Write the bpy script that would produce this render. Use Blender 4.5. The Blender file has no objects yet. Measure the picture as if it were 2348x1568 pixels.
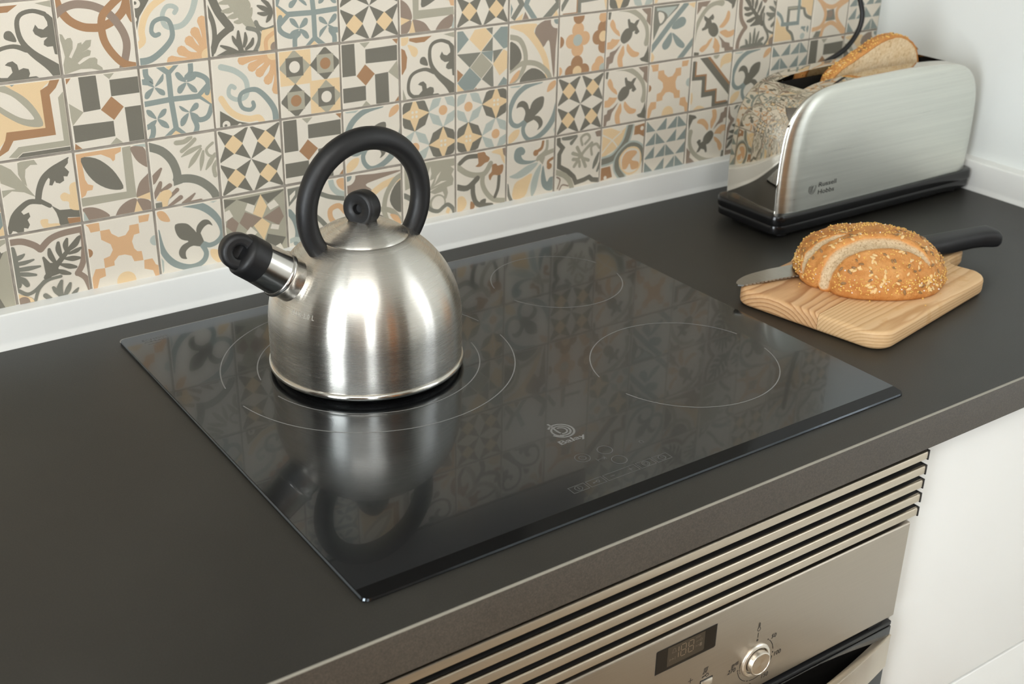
import bpy, bmesh, math, random
from mathutils import Vector, Matrix, geometry, noise as mnoise

random.seed(11)
S = bpy.context.scene
COL = S.collection
PI = math.pi
R = math.radians

# ------------------------------------------------------------------ camera
cam_d = bpy.data.cameras.new('camera')
cam = bpy.data.objects.new('camera', cam_d)
COL.objects.link(cam)
cam.location = (-0.33853, -1.23154, 0.55917)
cam.rotation_euler = (R(64.49301), R(-1.06317), R(-34.87518))
cam_d.sensor_width = 36.0
cam_d.lens = 43.99
cam_d.clip_start = 0.05
cam_d.clip_end = 60
cam_d.dof.use_dof = True
cam_d.dof.focus_distance = 1.17
cam_d.dof.aperture_fstop = 9.0
S.camera = cam

# ------------------------------------------------------------------ world, lights, exposure
world = bpy.data.worlds.new('world')
S.world = world
world.use_nodes = True
wb = world.node_tree.nodes['Background']
wb.inputs['Color'].default_value = (0.86, 0.93, 1.0, 1)
wb.inputs['Strength'].default_value = 2.0

def area_light(name, loc, target, sx, sy, power, color):
    ld = bpy.data.lights.new(name, 'AREA')
    ld.shape = 'RECTANGLE'; ld.size = sx; ld.size_y = sy
    ld.energy = power; ld.color = color
    o = bpy.data.objects.new(name, ld)
    COL.objects.link(o)
    o.location = loc
    o.rotation_euler = (Vector(target) - Vector(loc)).to_track_quat('-Z', 'Y').to_euler()
    return o

# daylight entering through the window in the left wall
area_light('window_daylight', (-2.62, -1.72, 0.22), (-1.0, -1.2, 0.1), 0.95, 2.1, 84.0, (0.90, 0.96, 1.0))
# daylight from the glazed balcony door behind the photographer, and an added soft fill near the ceiling
area_light('balcony_daylight', (-0.95, -2.88, 0.55), (0.1, -0.6, 0.0), 0.42, 1.5, 8.0, (0.93, 0.97, 1.0))
area_light('side_daylight', (1.188, -1.22, 0.45), (0.1, -0.9, 0.1), 0.5, 1.4, 3.0, (0.95, 0.98, 1.0))
area_light('ceiling_fill', (-0.55, -1.55, 1.50), (-0.35, -1.3, 0.0), 1.3, 1.0, 26.0, (1.0, 0.985, 0.96))

S.view_settings.view_transform = 'Standard'
S.view_settings.look = 'None'
S.view_settings.gamma = 1.0
S.view_settings.use_curve_mapping = False
S.view_settings.exposure = 0.04

# ------------------------------------------------------------------ helpers
ORI = {}          # world origin of every empty/part (no rotations on parents)

def lin(c):
    return tuple(((v/255.0)/12.92 if v/255.0 <= 0.04045 else ((v/255.0+0.055)/1.055)**2.4) for v in c) + (1.0,)

def tag(o, label=None, cat=None, group=None, kind=None):
    if label: o['label'] = label
    if cat: o['category'] = cat
    if group: o['group'] = group
    if kind: o['kind'] = kind
    return o

def empty(name, loc, label, cat, group=None):
    o = bpy.data.objects.new(name, None)
    o.empty_display_size = 0.02
    COL.objects.link(o)
    o.location = loc
    ORI[o.name] = Vector(loc)
    return tag(o, label, cat, group)

def obj(name, verts, faces, mats, parent=None, smooth=False, fm=None, sharp=None):
    off = ORI[parent.name] if parent else Vector((0, 0, 0))
    me = bpy.data.meshes.new(name)
    me.from_pydata([tuple(Vector(v) - off) for v in verts], [], faces)
    if not isinstance(mats, (list, tuple)): mats = [mats]
    for m in mats: me.materials.append(m)
    if fm: me.polygons.foreach_set('material_index', fm)
    if smooth:
        me.polygons.foreach_set('use_smooth', [True]*len(me.polygons))
        if sharp: me.set_sharp_from_angle(angle=R(sharp))
    me.update()
    o = bpy.data.objects.new(name, me)
    COL.objects.link(o)
    if parent: o.parent = parent
    ORI[o.name] = off
    return o

def from_bm(name, bm, mats, parent=None, smooth=False, sharp=None):
    bm.verts.index_update()
    v = [tuple(x.co) for x in bm.verts]
    f = [[q.index for q in g.verts] for g in bm.faces]
    fm = [g.material_index for g in bm.faces]
    bm.free()
    return obj(name, v, f, mats, parent, smooth, fm, sharp)

def box_bm(lo, hi, bev=0.0, seg=2):
    bm = bmesh.new()
    bmesh.ops.create_cube(bm, size=1.0)
    for v in bm.verts:
        for i in range(3):
            v.co[i] = lo[i] if v.co[i] < 0 else hi[i]
    if bev > 0:
        bmesh.ops.bevel(bm, geom=list(bm.edges), offset=bev, segments=seg, affect='EDGES', profile=0.5)
    return bm

def box(name, lo, hi, mat, parent=None, bev=0.0, seg=2):
    return from_bm(name, box_bm(lo, hi, bev, seg), mat, parent, smooth=bev > 0, sharp=40)

def lathe(prof, n, origin=(0, 0, 0), axis=(0, 0, 1), xdir=None, close=False):
    """prof: list of (radius, height) revolved about axis"""
    ax = Vector(axis).normalized()
    x = Vector(xdir).normalized() if xdir else ax.orthogonal().normalized()
    y = ax.cross(x)
    O = Vector(origin)
    V, F, rows = [], [], []
    for r, h in prof:
        if r < 1e-7:
            rows.append([len(V)]); V.append(O + ax*h)
        else:
            row = []
            for i in range(n):
                t = 2*PI*i/n
                row.append(len(V)); V.append(O + ax*h + x*(r*math.cos(t)) + y*(r*math.sin(t)))
            rows.append(row)
    prs = list(zip(rows, rows[1:])) + ([(rows[-1], rows[0])] if close else [])
    for a, b in prs:
        for i in range(n):
            j = (i+1) % n
            if len(a) == 1 and len(b) == 1: continue
            if len(a) == 1: F.append([a[0], b[j], b[i]])
            elif len(b) == 1: F.append([a[i], a[j], b[0]])
            else: F.append([a[i], a[j], b[j], b[i]])
    return V, F

def tube(pts, rad, n=16, caps=True, closed=False):
    pts = [Vector(p) for p in pts]
    if not isinstance(rad, (list, tuple)): rad = [rad]*len(pts)
    V, F = [], []
    nrm = None
    for i, p in enumerate(pts):
        a = pts[i-1] if i > 0 else (pts[-1] if closed else pts[0])
        b = pts[(i+1) % len(pts)] if (i < len(pts)-1 or closed) else pts[-1]
        d = (b - a).normalized()
        nrm = d.orthogonal().normalized() if nrm is None else (nrm - d*nrm.dot(d)).normalized()
        bi = d.cross(nrm)
        for k in range(n):
            t = 2*PI*k/n
            V.append(p + (nrm*math.cos(t) + bi*math.sin(t))*rad[i])
    m = len(pts)
    for i in range(m if closed else m-1):
        for k in range(n):
            a, b = i*n+k, i*n+(k+1) % n
            c, d2 = ((i+1) % m)*n+(k+1) % n, ((i+1) % m)*n+k
            F.append([a, b, c, d2])
    if caps and not closed:
        F.append(list(range(n))[::-1]); F.append([(m-1)*n+k for k in range(n)])
    return V, F

def catmull(pts, sub=6, closed=False):
    n = len(pts); out = []
    if n < 3 and not closed:
        return [tuple(p) for p in pts]
    for i in range(n if closed else n-1):
        g = lambda k: pts[k % n] if closed else pts[max(0, min(n-1, k))]
        p0, p1, p2, p3 = g(i-1), g(i), g(i+1), g(i+2)
        for s in range(sub):
            t = s/sub
            out.append(tuple(0.5*((2*b) + (c-a)*t + (2*a-5*b+4*c-d)*t*t + (3*b-a-3*c+d)*t**3)
                             for a, b, c, d in zip(p0, p1, p2, p3)))
    if not closed: out.append(tuple(pts[-1]))
    return out

# ---- flat print: strokes / polygons as lists of convex 2D polygons
def stroke2d(pts, w, smooth=True, caps=True, sub=5):
    """pts 2D, w width or list of widths -> convex quads and cap fans"""
    if not isinstance(w, (list, tuple)): w = [w]*len(pts)
    if len(w) == 1: w = list(w)*len(pts)
    if len(w) != len(pts):
        w = [w[0] + 0*i if len(w) < 2 else
             w[min(len(w)-2, int(i/(len(pts)-1)*(len(w)-1)))] * (1 - ((i/(len(pts)-1)*(len(w)-1)) - min(len(w)-2, int(i/(len(pts)-1)*(len(w)-1))))) +
             w[min(len(w)-2, int(i/(len(pts)-1)*(len(w)-1))) + 1] * ((i/(len(pts)-1)*(len(w)-1)) - min(len(w)-2, int(i/(len(pts)-1)*(len(w)-1))))
             for i in range(len(pts))]
    P3 = [(p[0], p[1], q) for p, q in zip(pts, w)]
    if smooth and len(P3) > 2: P3 = catmull(P3, sub)
    L, Rr = [], []
    n = len(P3)
    for i in range(n):
        p = P3[i]
        da = (p[0]-P3[i-1][0], p[1]-P3[i-1][1]) if i > 0 else None
        db = (P3[i+1][0]-p[0], P3[i+1][1]-p[1]) if i < n-1 else None
        def nm(d):
            l = math.hypot(*d) or 1e-9
            return (-d[1]/l, d[0]/l)
        if da is None: nx, ny = nm(db); k = 1
        elif db is None: nx, ny = nm(da); k = 1
        else:
            a, b = nm(da), nm(db)
            nx, ny = a[0]+b[0], a[1]+b[1]
            l = math.hypot(nx, ny)
            if l < 0.2: nx, ny, k = b[0], b[1], 1
            else:
                nx, ny = nx/l, ny/l
                k = 1/max(0.5, nx*b[0]+ny*b[1])
        h = p[2]/2*k
        L.append((p[0]+nx*h, p[1]+ny*h)); Rr.append((p[0]-nx*h, p[1]-ny*h))
    out = [[Rr[i], Rr[i+1], L[i+1], L[i]] for i in range(n-1)]
    if caps:
        for e, o in ((0, 1), (n-1, n-2)):
            r = P3[e][2]/2
            out.append([(P3[e][0]+r*math.cos(t*PI/4), P3[e][1]+r*math.sin(t*PI/4)) for t in range(8)])
    return out

def disc2d(cx, cy, r, n=24):
    return [[(cx+r*math.cos(2*PI*i/n), cy+r*math.sin(2*PI*i/n)) for i in range(n)]]

def arc2d(cx, cy, r, w, a0, a1, n=40):
    pts = [(cx+r*math.cos(a0+(a1-a0)*i/n), cy+r*math.sin(a0+(a1-a0)*i/n)) for i in range(n+1)]
    return stroke2d(pts, w, smooth=False, caps=False)

def poly2d(pts):
    tris = geometry.tessellate_polygon([[Vector((p[0], p[1], 0)) for p in pts]])
    return [[pts[i] for i in t] for t in tris]

def area2(p):
    return sum(p[i][0]*p[(i+1) % len(p)][1] - p[(i+1) % len(p)][0]*p[i][1] for i in range(len(p)))

def clip2d(poly, lo, hi):
    for ax, val, sg in ((0, lo, 1), (0, hi, -1), (1, lo, 1), (1, hi, -1)):
        out = []
        for i in range(len(poly)):
            a, b = poly[i], poly[(i+1) % len(poly)]
            ia, ib = sg*(a[ax]-val) >= 0, sg*(b[ax]-val) >= 0
            if ia: out.append(a)
            if ia != ib:
                t = (val-a[ax])/(b[ax]-a[ax])
                q = [a[0]+(b[0]-a[0])*t, a[1]+(b[1]-a[1])*t]; q[ax] = val
                out.append(tuple(q))
        poly = out
        if len(poly) < 3: return []
    return poly

def print_mesh(name, polys, fmap, mat, parent):
    """flat print: 2D polygons mapped onto a surface by fmap(x, y, lift)"""
    V, F = [], []
    for k, p in enumerate(polys):
        if abs(area2(p)) < 1e-14: continue
        if area2(p) < 0: p = p[::-1]
        F.append(list(range(len(V), len(V)+len(p))))
        V += [fmap(x, y, (k % 12)*5e-6) for x, y in p]
    return obj(name, V, F, mat, parent)

_txt = {}
def text2d(s, height, x=0, y=0, align='LEFT', sx=1.0, weight=0.0, shear=0.0, spacing=1.0, width=None):
    cu = bpy.data.curves.new('txt', 'FONT')
    cu.body = s; cu.size = 1.0; cu.fill_mode = 'BOTH'; cu.resolution_u = 4
    cu.offset = weight; cu.shear = shear; cu.space_character = spacing
    t = bpy.data.objects.new('txt', cu)
    COL.objects.link(t)
    bpy.context.view_layer.update()
    me = bpy.data.meshes.new_from_object(t.evaluated_get(bpy.context.evaluated_depsgraph_get()))
    bpy.data.objects.remove(t)
    k = height/0.73
    xs = [v.co.x for v in me.vertices]
    if width: sx = width/((max(xs)-min(xs))*k)
    wd = (max(xs)-min(xs))*k*sx if xs else 0
    x0 = x - (wd/2 if align == 'CENTER' else wd if align == 'RIGHT' else 0) - (min(xs)*k*sx if xs else 0)
    out = [[(me.vertices[i].co.x*k*sx+x0, me.vertices[i].co.y*k+y) for i in p.vertices] for p in me.polygons]
    bpy.data.meshes.remove(me)
    return out

# ------------------------------------------------------------------ materials
MATS = {}
class NT:
    def __init__(self, name):
        self.m = bpy.data.materials.new(name); self.m.use_nodes = True
        self.n = self.m.node_tree.nodes; self.l = self.m.node_tree.links
        self.b = self.n['Principled BSDF']
    def node(self, t, **kw):
        nd = self.n.new(t)
        for k, v in kw.items():
            if k in nd.inputs: self.put(nd.inputs[k], v)
            else: setattr(nd, k, v)
        return nd
    def put(self, sock, v):
        if hasattr(v, 'is_output'): self.l.new(v, sock)
        else: sock.default_value = v
    def set(self, **kw):
        for k, v in kw.items(): self.put(self.b.inputs[k.replace('_', ' ')], v)
    def coord(self, kind='Object'):
        return self.node('ShaderNodeTexCoord').outputs[kind]
    def mapping(self, vec, scale=(1, 1, 1), loc=(0, 0, 0), rot=(0, 0, 0)):
        nd = self.node('ShaderNodeMapping')
        self.l.new(vec, nd.inputs['Vector'])
        nd.inputs['Scale'].default_value = scale; nd.inputs['Location'].default_value = loc
        nd.inputs['Rotation'].default_value = rot
        return nd.outputs[0]
    def noise(self, vec, scale, detail=3, rough=0.55, dist=0.0):
        nd = self.node('ShaderNodeTexNoise', Scale=scale, Detail=detail, Roughness=rough, Distortion=dist)
        self.l.new(vec, nd.inputs['Vector'])
        return nd.outputs['Fac']
    def ramp(self, fac, stops, interp='LINEAR'):
        nd = self.node('ShaderNodeValToRGB')
        self.l.new(fac, nd.inputs[0])
        cr = nd.color_ramp; cr.interpolation = interp
        while len(cr.elements) < len(stops): cr.elements.new(0.5)
        for e, (p, c) in zip(cr.elements, stops):
            e.position = p; e.color = c if len(c) == 4 else tuple(c)+(1,)
        return nd.outputs[0]
    def mix(self, fac, a, b, mode='MIX'):
        nd = self.node('ShaderNodeMix', data_type='RGBA', blend_type=mode)
        self.put(nd.inputs[0], fac)
        self.put(nd.inputs[6], a); self.put(nd.inputs[7], b)
        return nd.outputs[2]
    def math(self, op, a, b=0.0, c=0.0):
        nd = self.node('ShaderNodeMath', operation=op)
        self.put(nd.inputs[0], a); self.put(nd.inputs[1], b); self.put(nd.inputs[2], c)
        return nd.outputs[0]
    def bump(self, h, strength=0.2, dist=0.001):
        nd = self.node('ShaderNodeBump', Strength=strength, Distance=dist)
        self.l.new(h, nd.inputs['Height'])
        self.l.new(nd.outputs[0], self.b.inputs['Normal'])
        return nd

def plain(name, rgb, rough=0.5, metal=0.0, var=0.04, vscale=30.0, bump=0.0, bscale=400.0, spec=0.5, coat=0.0):
    t = NT(name)
    c = lin(rgb)
    co = t.coord()
    f = t.noise(co, vscale)
    lo = tuple(v*(1-var) for v in c[:3]); hi = tuple(min(1, v*(1+var)) for v in c[:3])
    t.set(Base_Color=t.ramp(f, [(0.3, lo), (0.7, hi)]), Roughness=rough, Metallic=metal)
    t.b.inputs['Specular IOR Level'].default_value = spec
    t.b.inputs['Coat Weight'].default_value = coat
    if bump: t.bump(t.noise(co, bscale, 2), bump, 0.0005)
    MATS[name] = t.m
    return t.m

def steel(name, rgb, rough=0.28, aniso=0.0, rot=0.0, axis='Z', tangent=None, streak=None, streak_amt=0.06, bump=0.0, rvar=0.14):
    """brushed metal; streak = stretched noise scale giving the brush grain"""
    t = NT(name)
    co = t.coord()
    c = lin(rgb)[:3]
    if streak:
        v = t.mapping(co, streak)
        f = t.noise(v, 1.0, 4, 0.65)
        t.set(Base_Color=t.ramp(f, [(0.25, tuple(x*(1-streak_amt) for x in c)), (0.75, tuple(min(1, x*(1+streak_amt)) for x in c))]))
        t.set(Roughness=t.math('MULTIPLY_ADD', f, rvar, rough-rvar/2))
        if bump: t.bump(f, bump, 0.0002)
    else:
        t.set(Base_Color=c+(1,), Roughness=rough)
    t.set(Metallic=1.0, Anisotropic=aniso)
    t.b.inputs['Anisotropic Rotation'].default_value = rot
    if tangent:
        tn = t.node('ShaderNodeTangent', direction_type='RADIAL', axis=tangent)
        t.l.new(tn.outputs[0], t.b.inputs['Tangent'])
    MATS[name] = t.m
    return t.m

M_white = plain('painted_wall_white', (233, 236, 233), 0.55, var=0.015, vscale=4, bump=0.06, bscale=120)
M_trim = plain('glossy_white_trim', (232, 232, 228), 0.28, var=0.02, vscale=6)
M_grout = plain('grey_grout', (152, 144, 133), 0.9, var=0.18, vscale=60, bump=0.5, bscale=500)
M_cab = plain('white_lacquer', (231, 231, 227), 0.32, var=0.01, vscale=5)
M_blackp = plain('black_plastic', (20, 20, 21), 0.47, var=0.12, vscale=900, bump=0.12, bscale=1800)
M_blackg = plain('black_gloss_plastic', (17, 17, 18), 0.2, var=0.1, vscale=200)
M_rubber = plain('black_rubber', (20, 20, 22), 0.45, var=0.08, vscale=200)
M_dark = plain('dark_interior', (14, 13, 12), 0.6, var=0.2, vscale=50)
M_mark = plain('grey_print', (118, 118, 116), 0.4, var=0.03)
M_markd = plain('dim_grey_print', (92, 93, 92), 0.4, var=0.03)
M_ink = plain('black_ink', (38, 35, 32), 0.5, var=0.05)
M_floor = plain('floor_boards', (168, 150, 128), 0.35, var=0.2, vscale=8)
M_doorw = plain('door_wood', (176, 118, 70), 0.4, var=0.12, vscale=6)
M_brown = plain('brown_wall', (84, 66, 54), 0.6, var=0.05, vscale=3)
M_beige = plain('taupe_wall', (128, 112, 98), 0.7, var=0.03, vscale=3)
M_panel = plain('added_dark_panel', (104, 100, 95), 0.5)  # made-up panel, only there to darken what the hob reflects
M_upper = plain('greige_upper_wall', (170, 166, 158), 0.7, var=0.03, vscale=3)
M_frame = plain('window_frame_white', (238, 238, 235), 0.4, var=0.01)

# worktop: dark speckled matt laminate
def worktop_mat(name, rgb, sp):
    t = NT(name)
    co = t.coord()
    f = t.noise(co, 850, 3, 0.75)
    g = t.noise(co, 6, 3)
    base = t.ramp(f, [(0.32, tuple(v*0.55 for v in lin(rgb)[:3])), (0.50, lin(rgb)[:3]), (0.72, tuple(v*sp for v in lin(rgb)[:3]))])
    t.set(Base_Color=t.mix(0.18, base, t.ramp(g, [(0.3, lin((36, 35, 31))), (0.7, lin((66, 65, 60)))])),
          Roughness=0.46)
    t.bump(f, 0.25, 0.0002)
    t.b.inputs['Specular IOR Level'].default_value = 0.55
    return t.m
M_top = worktop_mat('dark_worktop', (35, 33, 28), 1.9)
M_edge = worktop_mat('worktop_edge_band', (66, 58, 49), 1.8)
M_lip = plain('worktop_edge_line', (140, 136, 124), 0.5, var=0.05)

# hob glass
t = NT('black_ceramic_glass')
t.set(Base_Color=lin((13, 13, 14)), Roughness=0.035, IOR=1.74)
co = t.coord()
sm = t.noise(co, 9, 4, 0.6, 0.5)
t.set(Roughness=t.math('MULTIPLY_ADD', sm, 0.05, 0.135))
t.b.inputs['Specular Tint'].default_value = (0.76, 0.89, 1.0, 1)
t.b.inputs['Coat Weight'].default_value = 0.32
t.b.inputs['Coat Roughness'].default_value = 0.012
t.b.inputs['Coat IOR'].default_value = 1.5
M_glass = t.m

t = NT('black_strip_glass')
t.set(Base_Color=lin((16, 16, 16)), Roughness=0.08, IOR=1.30)
M_strip = t.m

M_kettle = steel('brushed_steel_kettle', (214, 210, 202), 0.27, 0.93, 0.25, tangent='Z', streak=(14, 14, 2200), streak_amt=0.035, rvar=0.05)
M_spout = steel('brushed_steel_spout', (200, 196, 190), 0.17, 0.3, 0.0, streak=(900, 900, 900), streak_amt=0.03)
M_rim = steel('polished_rim_steel', (204, 199, 190), 0.14)
M_chrome = steel('polished_chrome', (214, 208, 196), 0.035)
M_toast = steel('brushed_toaster_panel', (224, 225, 217), 0.30, 0.9, 0.25, tangent='Z', streak=(4, 60, 260), streak_amt=0.07)
M_flange = plain('shaded_flange', (26, 24, 21), 0.6)  # same steel as the slats, with the cavity's shade painted in
M_slat = steel('brushed_vent_slat', (196, 184, 166), 0.30, 0.6, 0.25, streak=(8, 900, 900), streak_amt=0.05, bump=0.03)
M_oven = steel('brushed_oven_steel', (172, 162, 148), 0.34, 0.3, 0.25, streak=(16, 900, 900), streak_amt=0.05, bump=0.03)
M_knob = steel('turned_knob_steel', (208, 196, 180), 0.22, 0.8, 0.0, tangent='Y')
M_bright = steel('bright_satin_ring', (226, 218, 206), 0.3)
M_blade = steel('knife_blade_steel', (168, 166, 160), 0.32, streak=(300, 30, 30), streak_amt=0.08)
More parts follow.
